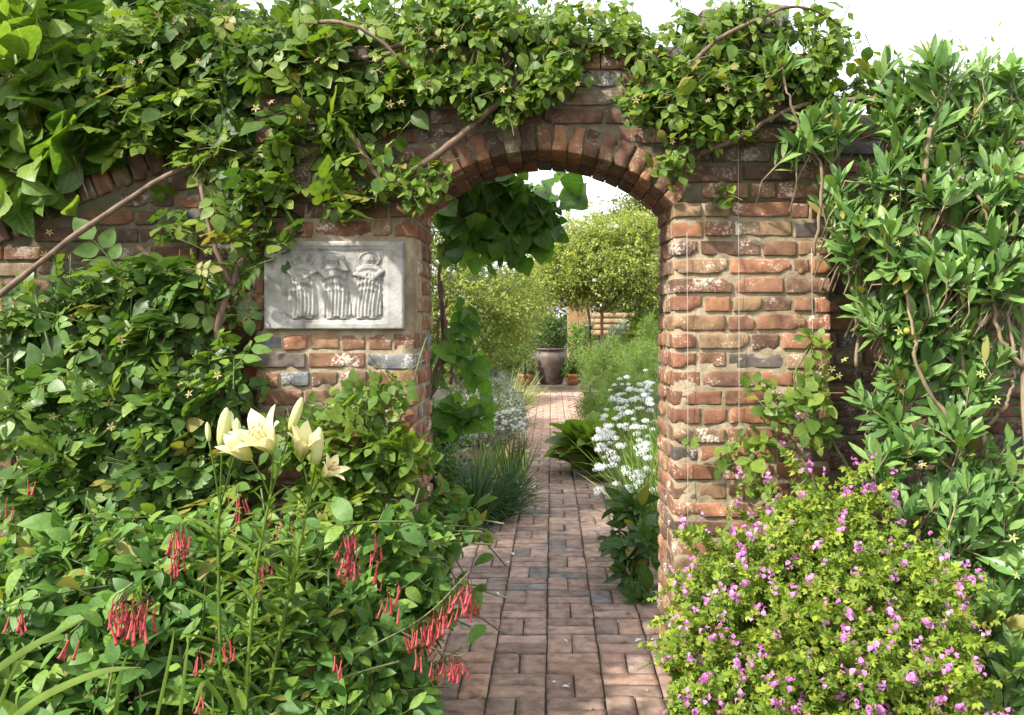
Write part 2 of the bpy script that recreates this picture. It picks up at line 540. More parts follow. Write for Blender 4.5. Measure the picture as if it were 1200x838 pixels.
M_HEDGE = leaf_mat("hedge_leaf", [(0.022, 0.05, 0.015), (0.04, 0.08, 0.022), (0.07, 0.12, 0.035)], 0.55, 0.3, 0.25)
M_YOUNG = leaf_mat("reddish_leaf", [(0.10, 0.035, 0.02), (0.16, 0.06, 0.03), (0.22, 0.11, 0.04)], 0.4, 0.35, tint=(1.2, 0.8, 0.5))
M_RED = petal_mat("coral_red_flower", (0.33, 0.040, 0.040), (0.48, 0.080, 0.085), 0.25)
M_PINK = petal_mat("magenta_flower", (0.70, 0.36, 0.62), (0.50, 0.13, 0.42), 0.4, jitter=0.4)
M_LILY = petal_mat("cream_petal", (0.44, 0.48, 0.08), (0.82, 0.77, 0.44), 0.35)
M_BUD = petal_mat("lily_bud", (0.36, 0.44, 0.10), (0.64, 0.64, 0.30), 0.25)
M_WHITE = petal_mat("white_flower", (0.70, 0.74, 0.66), (0.86, 0.87, 0.90), 0.3)
M_STAR = petal_mat("dry_sepal", (0.20, 0.15, 0.05), (0.40, 0.30, 0.12), 0.3)
M_STARG = petal_mat("green_star_flower", (0.26, 0.34, 0.08), (0.50, 0.54, 0.20), 0.3)
M_ANTHER = petal_mat("anther", (0.35, 0.12, 0.02), (0.40, 0.16, 0.03), 0.1)
M_SEDUM = petal_mat("brown_flower_head", (0.06, 0.035, 0.025), (0.11, 0.07, 0.045), 0.1)
M_FRUIT = petal_mat("yellow_fruit", (0.26, 0.26, 0.03), (0.34, 0.30, 0.03), 0.15)
M_CLAY = rough_mat("terracotta", [(0.3, (0.30, 0.10, 0.05)), (0.7, (0.46, 0.18, 0.09))], 14, bump=0.3, second=(6, 0.5, 0.7, (0.35, 0.22, 0.15), 0.5))
M_GLAZE = rough_mat("dark_copper", [(0.3, (0.045, 0.030, 0.024)), (0.7, (0.11, 0.075, 0.06))], 7, rough=0.55, bump=0.25, spec=0.5,
                    second=(5, 0.45, 0.7, (0.16, 0.12, 0.11), 0.5))
M_SLAB = rough_mat("stone_slab", [(0.3, (0.12, 0.095, 0.065)), (0.7, (0.24, 0.20, 0.15))], 8, bump=0.4)
M_OAK = bark_mat("weathered_oak", (0.20, 0.135, 0.065), (0.30, 0.21, 0.11), 9)
M_IRON = rough_mat("black_iron", [(0.3, (0.02, 0.02, 0.018)), (0.7, (0.05, 0.045, 0.04))], 30, rough=0.6, bump=0.2, spec=0.4)
M_FARBRICK = rough_mat("far_brick", [(0.3, (0.22, 0.125, 0.06)), (0.7, (0.34, 0.21, 0.11))], 6, bump=0.4)

# ------------------------------------------------------------------ leaf and flower shapes
def leaf_proto(n=5, w=0.5, kind='ovate', fold=0.22, curl=0.25, petiole=0.12, twist=0.0, tooth=0.0, wave=0.0, seed=0):
    """leaf along +Y, length 1, folded along its midrib and curved down at the tip"""
    r = np.random.default_rng(seed)
    V, U, F = [], [], []
    t = np.linspace(0, 1, n + 1)
    if kind == 'ovate': prof = np.sin(np.pi * t ** 0.72) ** 0.85
    elif kind == 'lance': prof = np.sin(np.pi * t ** 0.9) ** 0.8
    elif kind == 'obovate': prof = np.sin(np.pi * t ** 1.35) ** 0.8
    elif kind == 'heart': prof = np.sin(np.pi * (0.16 + 0.84 * t) ** 0.8) ** 0.8 * (t > 0) + 0.0
    else: prof = np.minimum(1, (t + 0.05) * 8) * (1 - t) ** 0.6   # blade
    if kind == 'heart': prof[0] = 0.0; prof[1] = max(prof[1], 0.85)
    if kind == 'blade': prof[0] = 0.6
    prof[-1] = 0
    if tooth: prof[1:-1] *= 1 + tooth * np.where(np.arange(1, n) % 2 == 0, -1, 1)
    L = 1 - petiole
    def centre(tt):
        a = curl * 1.9
        if abs(a) < 1e-3: return petiole + L * tt, 0.0, 0.0
        return petiole + L * math.sin(a * tt) / a, -L * (1 - math.cos(a * tt)) / a, a * tt
    if petiole > 0:
        V += [(-0.012, 0, 0.0), (0.012, 0, 0.0)]; U += [(0, 0), (0, 0)]
    base = len(V)
    rows = []
    for i, tt in enumerate(t):
        y, z, ang = centre(tt)
        hw = prof[i] * w * 0.5
        if i in (0, n) and hw < 1e-6 or (i == 0 and kind != 'blade'):
            rows.append([len(V)]); V.append((0, y, z)); U.append((0, tt))
        else:
            wl = wave * math.sin(tt * 9 + seed) * hw
            wr = wave * math.sin(tt * 9 + seed + 2) * hw
            up = fold * hw * 2
            idx = len(V); rows.append([idx, idx + 1, idx + 2])
            yy = -0.10 * hw if kind in ('heart',) and i == 1 else 0
            V += [(-hw, y + yy, z + up + wl), (0, y, z), (hw, y + yy, z + up + wr)]
            U += [(-1, tt), (0, tt), (1, tt)]
    for a, b in zip(rows[:-1], rows[1:]):
        if len(a) == 1 and len(b) == 3: F += [[a[0], b[1], b[0]], [a[0], b[2], b[1]]]
        elif len(a) == 3 and len(b) == 3: F += [[a[0], a[1], b[1], b[0]], [a[1], a[2], b[2], b[1]]]
        elif len(a) == 3 and len(b) == 1: F += [[a[0], a[1], b[0]], [a[1], a[2], b[0]]]
    if petiole > 0 and len(rows[0]) == 1: F.append([0, 1, rows[0][0]])
    V = np.array(V)
    return Proto(V, F, U)


def compound(leaflet, pairs=2, size=0.42, rachis=0.62, seed=0):
    r = np.random.default_rng(seed)
    items = []
    for k in range(pairs):
        y = rachis * (0.38 + 0.62 * k / max(1, pairs - 0.3))
        for s in (-1, 1):
            d = np.array([s * math.cos(0.5), math.sin(0.5), -0.15 + r.normal(0, 0.12)])
            n = np.array([s * r.normal(0.05, 0.15), r.normal(0, 0.15), 1.0])
            items.append((leaflet, frame1((0, y + r.normal(0, 0.015), -0.05 * y), d, n, size * (0.78 + 0.18 * k) * r.uniform(0.88, 1.08))))
    items.append((leaflet, frame1((0, rachis, -0.04), (r.normal(0, 0.12), 1, -0.25), (0, 0.2, 1), size * 1.12)))
    rach = Proto([(-0.008, 0, 0), (0.008, 0, 0), (0.005, rachis, -0.04), (-0.005, rachis, -0.04)], [[0, 1, 2, 3]])
    items.append((rach, IDF))
    return merge_protos(items)


LEAFLET = [leaf_proto(6, 0.62, 'ovate', (0.05, 0.12)[s], (0.25, -0.12)[s], 0.05, seed=s, wave=0.10) for s in range(2)]
ROSE = [compound(LEAFLET[i % 2], 2 + (i == 2), 0.42 - 0.05 * (i == 2), seed=i) for i in range(3)]
VINE = [leaf_proto(7, 0.62, 'ovate', 0.06, 0.3, 0.14, tooth=0.05, wave=0.15, seed=3), leaf_proto(6, 0.55, 'ovate', 0.14, -0.10, 0.16, wave=0.2, seed=4),
        leaf_proto(6, 0.58, 'ovate', 0.05, 0.45, 0.12, seed=5), leaf_proto(6, 0.50, 'lance', 0.10, 0.2, 0.14, wave=0.2, seed=6)]
BIG = [leaf_proto(9, 0.58, 'obovate', 0.12, 0.20, 0.10, wave=0.10, seed=1), leaf_proto(9, 0.54, 'ovate', 0.20, 0.35, 0.10, wave=0.14, seed=2),
       leaf_proto(9, 0.62, 'ovate', 0.08, 0.50, 0.10, wave=0.10, seed=5)]
HEART = [leaf_proto(8, 0.80, 'heart', 0.10, 0.3, 0.10, wave=0.14, seed=1), leaf_proto(8, 0.74, 'heart', 0.2, 0.15, 0.10, wave=0.12, seed=2)]
LANCE = [leaf_proto(7, 0.25, 'lance', 0.12, 0.12, 0.05, seed=1), leaf_proto(7, 0.27, 'obovate', 0.08, 0.3, 0.05, seed=2), leaf_proto(7, 0.22, 'lance', 0.16, -0.15, 0.05, seed=3), leaf_proto(7, 0.29, 'obovate', 0.20, 0.05, 0.05, wave=0.2, seed=4)]
BUSHY = [leaf_proto(6, 0.42, 'ovate', 0.08, 0.35, 0.10, wave=0.12, seed=1), leaf_proto(6, 0.36, 'ovate', 0.16, 0.15, 0.12, wave=0.12, seed=2), leaf_proto(6, 0.46, 'ovate', 0.05, 0.5, 0.10, seed=3), leaf_proto(6, 0.34, 'lance', 0.12, -0.1, 0.10, seed=4)]
NARROW = [leaf_proto(6, 0.14, 'lance', 0.25, 0.35, 0.0, seed=1), leaf_proto(6, 0.16, 'lance', 0.3, 0.1, 0.0, seed=2)]
SMALL = [leaf_proto(2, 0.55, 'ovate', 0.15, 0.2, 0.0, seed=1), leaf_proto(2, 0.45, 'ovate', 0.2, 0.0, 0.0, seed=2)]
TINY3 = [merge_protos([(SMALL[0], frame1((0, 0, 0), (a, 1, 0.1), (0.1 * a, 0, 1), 1.0)) for a in (-0.9, 0, 0.9)])]
FEATHER = [merge_protos([(leaf_proto(2, 0.10, 'lance', 0.1, 0.1, 0, seed=k), frame1((0, 0.12 * k, 0), (math.cos(k * 2.4) * 0.8, 1, math.sin(k * 2.4) * 0.8), (0, 0.1, 1), 0.55)) for k in range(6)])]
BLADE = [leaf_proto(7, 0.045, 'blade', 0.3, c, 0.0, seed=i) for i, c in enumerate((0.15, 0.4, 0.75))]
STAR = merge_protos([(leaf_proto(3, 0.34, 'lance', 0.2, 0.25, 0.0, seed=k), frame1((0, 0, 0), (math.cos(a), math.sin(a), 0.35), (0, 0, 1), 1.0))
                     for k, a in enumerate(np.arange(5) * 2 * math.pi / 5)])


def lathe(profile, sides=8, bend=0.0):
    V, F, U = [], [], []
    n = len(profile)
    for i, (r, z) in enumerate(profile):
        for k in range(sides):
            a = 2 * math.pi * k / sides
            V.append((r * math.cos(a) + bend * z * z, r * math.sin(a), z)); U.append((k / sides, i / (n - 1)))
    for i in range(n - 1):
        for k in range(sides):
            F.append([i * sides + k, i * sides + (k + 1) % sides, (i + 1) * sides + (k + 1) % sides, (i + 1) * sides + k])
    F.append([k for k in range(sides)][::-1]); F.append([(n - 1) * sides + k for k in range(sides)])
    return Proto(V, F, U)


# hanging trumpet, mouth down (local -Z)
TRUMPET = [lathe([(0.012, 0), (0.048, -0.06), (0.045, -0.35), (0.066, -0.70), (0.080, -0.86), (0.125, -1.0)], 6, b) for b in (0.0, 0.12)]
PEA = merge_protos([(leaf_proto(3, 0.85, 'ovate', -0.1, -0.5, 0.0, seed=1), frame1((0, 0, 0), (0, 0.35, 1), (0, -1, 0.2), 0.8)),
                    (leaf_proto(3, 0.55, 'obovate', 0.2, 0.3, 0.0, seed=2), frame1((0, 0, 0), (0.45, -0.9, 0.2), (0.3, 0, 1), 0.75)),
                    (leaf_proto(3, 0.55, 'obovate', 0.2, 0.3, 0.0, seed=3), frame1((0, 0, 0), (-0.45, -0.9, 0.2), (-0.3, 0, 1), 0.75)),
                    (leaf_proto(3, 0.6, 'ovate', 0.5, -0.4, 0.0, seed=4), frame1((0, 0, 0), (0, -1, -0.25), (0, 0, 1), 0.7))])
def _pea_spray(seed, n):
    r = np.random.default_rng(seed); it = []
    for k in range(n):
        a = k * 2.4 + r.uniform(0, 0.6)
        p = np.array([math.cos(a) * 0.42, math.sin(a) * 0.42, r.uniform(-0.5, 0.75)]) * r.uniform(0.7, 1.1)
        it.append((PEA, frame1(p, (math.cos(a) * 0.4, math.sin(a) * 0.4, 0.3 + r.normal(0, 0.2)), (math.cos(a), math.sin(a), 0.1), r.uniform(0.62, 0.92))))
    return merge_protos(it)
PEASPRAY = [_pea_spray(s, n) for s, n in ((1, 3), (2, 5), (3, 2), (4, 4))]
def _umbel(seed, n=34):
    r = np.random.default_rng(seed); it = []
    pet = merge_protos([(leaf_proto(1 + 1, 0.5, 'lance', 0.1, 0.2, 0, seed=k), frame1((0, 0, 0), (math.cos(a), math.sin(a), 0.3), (0, 0, 1), 1.0)) for k, a in enumerate(np.arange(5) * 1.2566)])
    for k in range(n):
        z = 1 - 0.95 * (k + 0.5) / n; a = k * 2.399
        q = math.sqrt(max(0, 1 - z * z)) * r.uniform(0.85, 1.2); d = np.array([q * math.cos(a), q * math.sin(a), z * 0.55]) * r.uniform(0.75, 1.15)
        t = np.cross(d, (0.3, 0.2, 1.0)) + 1e-3
        it.append((pet, frame1(d * r.uniform(0.8, 1.05), t, d, r.uniform(0.20, 0.32))))
    return merge_protos(it)
UMBEL = [_umbel(1, 30), _umbel(2, 26), _umbel(3, 20)]


# ------------------------------------------------------------------ foliage growth
def blob_points(blobs, n, rng, shell=0.45):
    """blobs: (px, py, distance, half width px, half height px, half depth m)"""
    w = np.array([b[3] * b[4] * (b[6] if len(b) > 6 else 1.0) for b in blobs], float); w /= w.sum()
    cnt = np.maximum(1, np.round(w * n).astype(int))
    P, Uo = [], []
    for b, k in zip(blobs, cnt):
        c = at(*b[:3]); R = np.array([b[3] * b[2] / FOC, b[5], b[4] * b[2] / FOC])
        u = unit(rng.normal(size=(k, 3))) * (rng.random((k, 1)) ** shell)
        P.append(c + u * R); Uo.append(u)
    return np.concatenate(P), np.concatenate(Uo)


def shoots(P, D, L, K, rng, sag=0.15, alpha=0.9, size=(0.06, 0.09), start=0.25, face=(0.0, -0.5, 0.8), jit=0.45, taper=0.25, opposite=False, droop=0.1, ext=0.0):
    """leafy shoots that end at P in direction D: returns leaf frames and twig paths"""
    S = len(P)
    L = (np.asarray(L) * rng.uniform(0.7, 1.25, S))[:, None]
    t = np.linspace(start, 1.0, K)
    base = P - D * L
    def pos(tt):
        return base[:, None, :] + D[:, None, :] * L[:, :, None] * tt[None, :, None] - np.array([0, 0, 1.0]) * (sag * L * (tt[None, :] ** 2))[:, :, None]
    pts = pos(t)
    tan = unit(D[:, None, :] * np.ones((1, K, 1)) - np.array([0, 0, 1.0]) * (2 * sag * t[None, :, None]))
    ref = unit(rng.normal(size=(S, 1, 3)))
    e1 = unit(np.cross(tan, ref)); e2 = np.cross(tan, e1)
    if opposite:
        k2 = np.arange(K)
        phi = (k2 // 2) * (math.pi / 2) + (k2 % 2) * math.pi
    else:
        phi = np.arange(K) * 2.399
    phi = phi[None, :] + rng.uniform(0, 6.28, (S, 1)) + rng.normal(0, 0.25, (S, K))
    side = e1 * np.cos(phi)[:, :, None] + e2 * np.sin(phi)[:, :, None]
    al = (alpha * (1 - 0.35 * t[None, :]) + rng.normal(0, 0.15, (S, K)))[:, :, None]
    d = unit(tan * np.cos(al) + side * np.sin(al) + np.array([0, 0, -droop]))
    nrm = unit(np.array(face) + rng.normal(0, jit, (S, K, 3)))
    sz = np.clip(rng.lognormal(0, 0.24, (S, 1)), 0.6, 1.5) * rng.uniform(size[0], size[1], (S, K)) * (1 - taper * t[None, :] ** 3)
    fr = frames(pts.reshape(-1, 3), d.reshape(-1, 3), nrm.reshape(-1, 3), sz.ravel())
    tw = pos(np.linspace(0, 1, 4))
    if ext: tw = np.concatenate([base[:, None, :] + np.array([0, 0.55, -0.45]) * ext * L[:, :, None], tw], 1)
    return fr, tw


def directions(u, rng, out=0.6, up=0.5, cam=0.3, rnd=0.4, side=0.0):
    return unit(u * out + np.array([side, -cam, up]) + rng.normal(0, rnd, u.shape))


def leafy(root, blobs, n, protos, mat, L=0.25, K=7, size=(0.06, 0.09), seed=1, dirs=None, twig_mat=None, twig_r=(0.0022, 0.0009), single_max=300, shell=0.45, part='leaf', keep=None, **kw):
    rng = np.random.default_rng(seed)
    P, u = blob_points(blobs, n, rng, shell)
    D = directions(u, rng, **(dirs or {}))
    if keep is not None:
        m = keep(P); P, u, D = P[m], u[m], D[m]
    fr, tw = shoots(P, D, L, K, rng, size=size, **kw)
    scatter(root, protos, fr, mat, part=part, single_max=single_max, rng=rng)
    twigs('twig', tw, twig_r[0], twig_r[1], twig_mat or M_TWIG, root)
    return P, u, fr


def dots(root, proto_list, pts, size, mat, name, rng, nrm=(0, -0.6, 0.6), jit=0.5):
    for p in pts:
        n = unit(np.array(nrm) + rng.normal(0, jit, 3))
        d = unit(np.cross(n, rng.normal(size=3)))
        single(name, proto_list[rng.integers(len(proto_list))], frame1(p, d, n, rng.uniform(*size)), mat, root)


# ------------------------------------------------------------------ ground and path
GROUND_Z = -0.03
me = bpy.data.meshes.new("ground")
gx = np.concatenate([[-300, -60, -15], np.linspace(-6, 6, 49), [15, 60, 300]])
gy = np.concatenate([[-60, -10, 0], np.linspace(1, 14, 53), [20, 40, 120, 400]])
GX, GY = np.meshgrid(gx, gy)
rz = np.random.default_rng(3)
GZ = GROUND_Z + np.where((np.abs(GX) < 6.1) & (GY > 0.5) & (GY < 14.5) & ((np.abs(GX) > 0.9)), rz.normal(0.015, 0.018, GX.shape), -0.012)
V = np.stack([GX, GY, GZ], -1).reshape(-1, 3)
nx_, ny_ = len(gx), len(gy)
q = [[j * nx_ + i, j * nx_ + i + 1, (j + 1) * nx_ + i + 1, (j + 1) * nx_ + i] for j in range(ny_ - 1) for i in range(nx_ - 1)]
pr = Proto(V, q)
ground = link(bpy.data.objects.new("ground", pr.mesh("ground", M_SOIL)))
tag(ground, "dark garden soil under the borders", "ground", kind="structure")


def rounded_brick(l, d, h, r=0.008, amp=0.0035, seed=0, n=(7, 3, 3), chip=0.5):
    """one weathered brick centred on its own middle: rounded, uneven, with chipped corners"""
    rg = np.random.default_rng(seed)
    nx, ny, nz = n
    xs, ys, zs = [np.sin(np.linspace(-1, 1, k + 1) * math.pi / 2) * 0.5 for k in (nx, ny, nz)]
    idx = {}; V = []
    def vid(i, j, k):
        if (i, j, k) not in idx:
            idx[(i, j, k)] = len(V); V.append((xs[i] * l, ys[j] * d, zs[k] * h))
        return idx[(i, j, k)]
    F = []
    for i in range(nx):
        for j in range(ny):
            F.append([vid(i, j, 0), vid(i, j + 1, 0), vid(i + 1, j + 1, 0), vid(i + 1, j, 0)])
            F.append([vid(i, j, nz), vid(i + 1, j, nz), vid(i + 1, j + 1, nz), vid(i, j + 1, nz)])
    for i in range(nx):
        for k in range(nz):
            F.append([vid(i, 0, k), vid(i + 1, 0, k), vid(i + 1, 0, k + 1), vid(i, 0, k + 1)])
            F.append([vid(i, ny, k), vid(i, ny, k + 1), vid(i + 1, ny, k + 1), vid(i + 1, ny, k)])
    for j in range(ny):
        for k in range(nz):
            F.append([vid(0, j, k), vid(0, j, k + 1), vid(0, j + 1, k + 1), vid(0, j + 1, k)])
            F.append([vid(nx, j, k), vid(nx, j + 1, k), vid(nx, j + 1, k + 1), vid(nx, j, k + 1)])
    V = np.array(V)
    half = np.array([l, d, h]) / 2
    core = np.clip(V, -(half - r), half - r)
    dv = V - core
    ln = np.linalg.norm(dv, axis=1, keepdims=True)
    V = core + np.where(ln > 1e-9, dv / np.maximum(ln, 1e-9), 0) * np.minimum(ln, r)
    ph = rg.uniform(0, 6.28, (6, 3)); fq = rg.uniform(15, 70, (6, 3))
    for a, f in zip(ph, fq):
        V = V + (np.sin((V[:, [1, 2, 0]] * f + a)) * amp * 0.45)
    V += rg.normal(0, amp * 0.35, V.shape)
    for _ in range(rg.integers(1, 4)):
        c = half * np.array([rg.choice([-1, 1]), -1, rg.choice([-1, 1])])
        if rg.random() < 0.5: c[0] *= rg.uniform(0, 1)
        dd = np.linalg.norm((V - c) / np.array([0.032, 0.03, 0.020]), axis=1)
        V = V - (V - 0) * 0 + np.where(dd[:, None] < 1, (1 - dd[:, None]) * (-np.sign(c) * np.array([0.006, 0.012, 0.0055]) * chip * rg.uniform(0.5, 1.6)), 0)
    return Proto(V, F)


STRETCH = [rounded_brick(0.24, 0.11, 0.066, seed=s, r=0.0035, amp=0.0012, n=(11, 3, 5), chip=1.0) for s in range(12)]
HEADER = [rounded_brick(0.112, 0.11, 0.066, seed=40 + s, r=0.0035, amp=0.0011, n=(7, 3, 5), chip=0.9) for s in range(10)]
PAVE = [rounded_brick(0.231, 0.1135, 0.05, seed=80 + s, r=0.0028, amp=0.0009, n=(5, 3, 2), chip=0.35) for s in range(8)]

WALL_COLS = [((0.30, 0.140, 0.078), 5), ((0.255, 0.115, 0.068), 5), ((0.225, 0.115, 0.072), 4), ((0.27, 0.165, 0.095), 4), ((0.17, 0.098, 0.066), 3.5),
             ((0.29, 0.19, 0.108), 1.5), ((0.14, 0.115, 0.105), 0.9), ((0.17, 0.175, 0.18), 0.6)]
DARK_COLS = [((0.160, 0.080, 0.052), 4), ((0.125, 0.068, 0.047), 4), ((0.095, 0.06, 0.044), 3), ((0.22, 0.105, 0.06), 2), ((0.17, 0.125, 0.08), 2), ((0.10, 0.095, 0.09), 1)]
PAVE_COLS = [((0.300, 0.212, 0.176), 4), ((0.262, 0.186, 0.156), 4), ((0.33, 0.230, 0.185), 3), ((0.225, 0.170, 0.148), 2), ((0.35, 0.235, 0.18), 1.5), ((0.19, 0.172, 0.172), 0.6)]
WARM_COLS = [((0.315, 0.212, 0.162), 4), ((0.28, 0.195, 0.155), 4), ((0.245, 0.180, 0.148), 3), ((0.345, 0.222, 0.158), 2)]


def pick(cols, rng):
    w = np.array([c[1] for c in cols], float); c = cols[rng.choice(len(cols), p=w / w.sum())][0]
    k = rng.uniform(0.82, 1.18)
    return (c[0] * k, c[1] * k, c[2] * k, 1)


def put_brick(protos, name, loc, scale, rot, mat, color, parent, rng):
    p = protos[rng.integers(len(protos))]
    ob = bpy.data.objects.new(name, p.mesh("brick", mat))
    link(ob, parent)
    ob.location = np.asarray(loc) - off(parent)
    ob.rotation_euler = rot
    s = np.array(scale) * np.array([rng.choice([-1, 1]), 1, rng.choice([-1, 1])])
    if s[0] * s[2] < 0: s[2] = -s[2]
    ob.scale = s
    ob.color = color
    return ob


rp_ = np.random.default_rng(21)
path = bpy.data.objects.new("path", Proto([(-0.80, 3.98, -0.012), (0.66, 3.98, -0.012), (0.66, 20.0, -0.012), (-0.80, 20.0, -0.012),
                                           (-1.1, 1.2, -0.012), (1.5, 1.2, -0.012), (1.5, 3.98, -0.012), (-1.1, 3.98, -0.012)], [[0, 1, 2, 3], [4, 5, 6, 7]]).mesh("path", M_SAND))
link(path)
tag(path, "brick basket-weave path leading through the arch", "path", kind="structure")
U_ = 0.235
far_fr = []
n_single = 0
for row in range(0, 66):
    y0 = 3.99 + row * U_
    xs_ = [-0.025 + k * U_ for k in range(-3, 3)]
    for ci, x0 in enumerate(xs_):
        edge_l = x0 < -0.6
        cells = []
        if edge_l:
            cells = [(x0 + U_ * 0.75, y0 + U_ * 0.5, 1)]
        elif (row + ci) % 2 == 0:
            cells = [(x0 + U_ / 2, y0 + U_ * 0.25, 0), (x0 + U_ / 2, y0 + U_ * 0.75, 0)]
        else:
            cells = [(x0 + U_ * 0.25, y0 + U_ / 2, 1), (x0 + U_ * 0.75, y0 + U_ / 2, 1)]
        for cx_, cy_, rot in cells:
            z = -0.022 + rp_.normal(0, 0.0016)
            rr = (rp_.normal(0, 0.006), rp_.normal(0, 0.006), rot * math.pi / 2 + rp_.normal(0, 0.012))
            if y0 < 10.2:
                col = pick(PAVE_COLS, rp_)
                put_brick(PAVE, "brick", (cx_ + rp_.normal(0, 0.002), cy_ + rp_.normal(0, 0.002), z), (rp_.uniform(0.975, 1.0), rp_.uniform(0.965, 1.0), 1), rr, M_PAVER, col, path, rp_)
                n_single += 1
            else:
                R_ = Matrix.Rotation(rr[2], 3, 'Z')
                F_ = np.zeros((3, 4)); F_[:, :3] = np.array(R_); F_[:, 3] = (cx_, cy_, z)
                far_fr.append(F_)
far_fr = np.array(far_fr)
fb = batch("brick_paving", [(PAVE[0], far_fr)], M_PAVER, path)
fb["kind"] = "stuff"; fb.color = (0.44, 0.285, 0.225, 1)  # paler tint paints the sunlight on the far bricks into their colour
# paving of the outer court, in front of the threshold
U2 = 0.235
for row in range(0, 5):
    y0 = 3.99 - (row + 1) * U2
    for ci in range(-4, 6):
        x0 = -0.025 + ci * U2
        if (row + ci) % 2 == 0:
            cells = [(x0 + U2 / 2, y0 + U2 * 0.25, 0), (x0 + U2 / 2, y0 + U2 * 0.75, 0)]
        else:
            cells = [(x0 + U2 * 0.25, y0 + U2 / 2, 1), (x0 + U2 * 0.75, y0 + U2 / 2, 1)]
        for cx_, cy_, rot in cells:
            if row > 2 and (ci < -3 or ci > 4): continue
            put_brick(PAVE, "brick", (cx_, cy_, -0.022 + rp_.normal(0, 0.0028)), (rp_.uniform(0.975, 1.0), rp_.uniform(0.96, 1.0), 1),
                      (rp_.normal(0, 0.012), rp_.normal(0, 0.012), rot * math.pi / 2 + rp_.normal(0, 0.014)), M_PAVER, pick(WARM_COLS, rp_), path, rp_)
# fallen leaves and petals on the bricks, moss in the joints
litter = thing("fallen_leaves", "scattered fallen leaf and petal bits lying on the path bricks", "litter", (0, 5, 0))
litter["kind"] = "stuff"
lp_ = np.random.default_rng(17)
def _flat(n):
    pos = np.stack([lp_.uniform(-0.6, 0.55, n) , 3.4 + 6.5 * lp_.random(n) ** 1.5, np.full(n, 0.009)], 1)
    side = lp_.random(n) < 0.6
    pos[side, 0] = np.where(lp_.random(side.sum()) < 0.5, -0.56, 0.52) + lp_.normal(0, 0.07, side.sum())
    return frames(pos, np.stack([lp_.normal(size=n), lp_.normal(size=n), np.zeros(n)], 1), np.tile([0, 0, 1.0], (n, 1)) + lp_.normal(0, 0.25, (n, 3)), lp_.uniform(0.018, 0.05, n))
batch("leaf_litter", [(BUSHY[0], _flat(45)), (BUSHY[1], _flat(45))], M_STAR, litter)
batch("petal_litter", [(SMALL[0], _flat(40))], M_WHITE, litter)
nm = 420
pos = np.stack([-0.025 + U_ * lp_.integers(-2, 3, nm) + lp_.normal(0, 0.004, nm), lp_.uniform(3.3, 8.5, nm), np.full(nm, -0.004)], 1)
half = nm // 2
pos[half:, 0] = lp_.uniform(-0.55, 0.5, nm - half); pos[half:, 1] = 3.99 + U_ * lp_.integers(-2, 20, nm - half) + lp_.normal(0, 0.004, nm - half)
batch("moss", [(TINY3[0], frames(pos, lp_.normal(0, 0.6, (nm, 3)) + [0, 0, 0.6], np.tile([0, -0.5, 0.8], (nm, 1)) + lp_.normal(0, 0.3, (nm, 3)), lp_.uniform(0.006, 0.013, nm)))], M_SHADE, litter)
# soldier edging along the right of the path
for k in range(52):
    y0 = 4.04 + k * 0.118
    put_brick(PAVE, "brick", (0.445 + 0.12 + 0.115, y0, -0.024 + rp_.normal(0, 0.003)), (0.98, 0.98, 1), (rp_.normal(0, 0.02), 0.02, rp_.normal(0, 0.015)), M_PAVER, pick(PAVE_COLS, rp_), path, rp_)

# ------------------------------------------------------------------ the arched gateway
YF, YB = 3.60, 4.10
XL, JL, JR, XR = -1.22, -0.557, 0.491, 1.143
XC = (JL + JR) / 2; HS = (JR - JL) / 2
SPRING, RISE = 1.985, 0.215
RAD = (HS * HS + RISE * RISE) / (2 * RISE)
ZC = SPRING + RISE - RAD
RING = 0.108
COURSE = 0.0767
TOP = 2.53
rb = np.random.default_rng(5)
gate = thing("brick_gateway", "old red brick gateway with a round arch over the brick path", "gateway", (XC, YF, 0))


def ext_half(z, rad):
    dz = z - ZC
    return math.sqrt(max(0.0, rad * rad - dz * dz)) if abs(dz) < rad else 0.0


def wavy_box(name, x0, x1, y0, y1, z0f, z1f, mat, parent, step=0.045, amp=0.0022, seed=0):
    """mortar core: box whose front undulates; z0f/z1f give bottom and top height along x"""
    rg = np.random.default_rng(seed)
    nx = max(2, int((x1 - x0) / step)); xs = np.linspace(x0, x1, nx + 1)
    nz = max(2, int((max(z1f(x) for x in xs) - min(z0f(x) for x in xs)) / step))
    V = []; idx = np.zeros((2, nx + 1, nz + 1), int)
    for s, y in enumerate((y0, y1)):
        for i, x in enumerate(xs):
            for k in range(nz + 1):
                z = z0f(x) + (z1f(x) - z0f(x)) * k / nz
                idx[s, i, k] = len(V)
                V.append((x, y + (rg.normal(0, amp) if s == 0 and 0 < i < nx else 0), z))
    F = []
    for i in range(nx):
        for k in range(nz):
            F.append([idx[0, i, k], idx[0, i + 1, k], idx[0, i + 1, k + 1], idx[0, i, k + 1]])
            F.append([idx[1, i, k], idx[1, i, k + 1], idx[1, i + 1, k + 1], idx[1, i + 1, k]])
        F.append([idx[0, i, nz], idx[0, i + 1, nz], idx[1, i + 1, nz], idx[1, i, nz]])
        F.append([idx[0, i, 0], idx[1, i, 0], idx[1, i + 1, 0], idx[0, i + 1, 0]])
    for k in range(nz):
        F.append([idx[0, 0, k], idx[0, 0, k + 1], idx[1, 0, k + 1], idx[1, 0, k]])
        F.append([idx[0, nx, k], idx[1, nx, k], idx[1, nx, k + 1], idx[0, nx, k + 1]])
    p = Proto(np.array(V) - off(parent), F)
    return link(bpy.data.objects.new(name, p.mesh(name, mat)), parent)


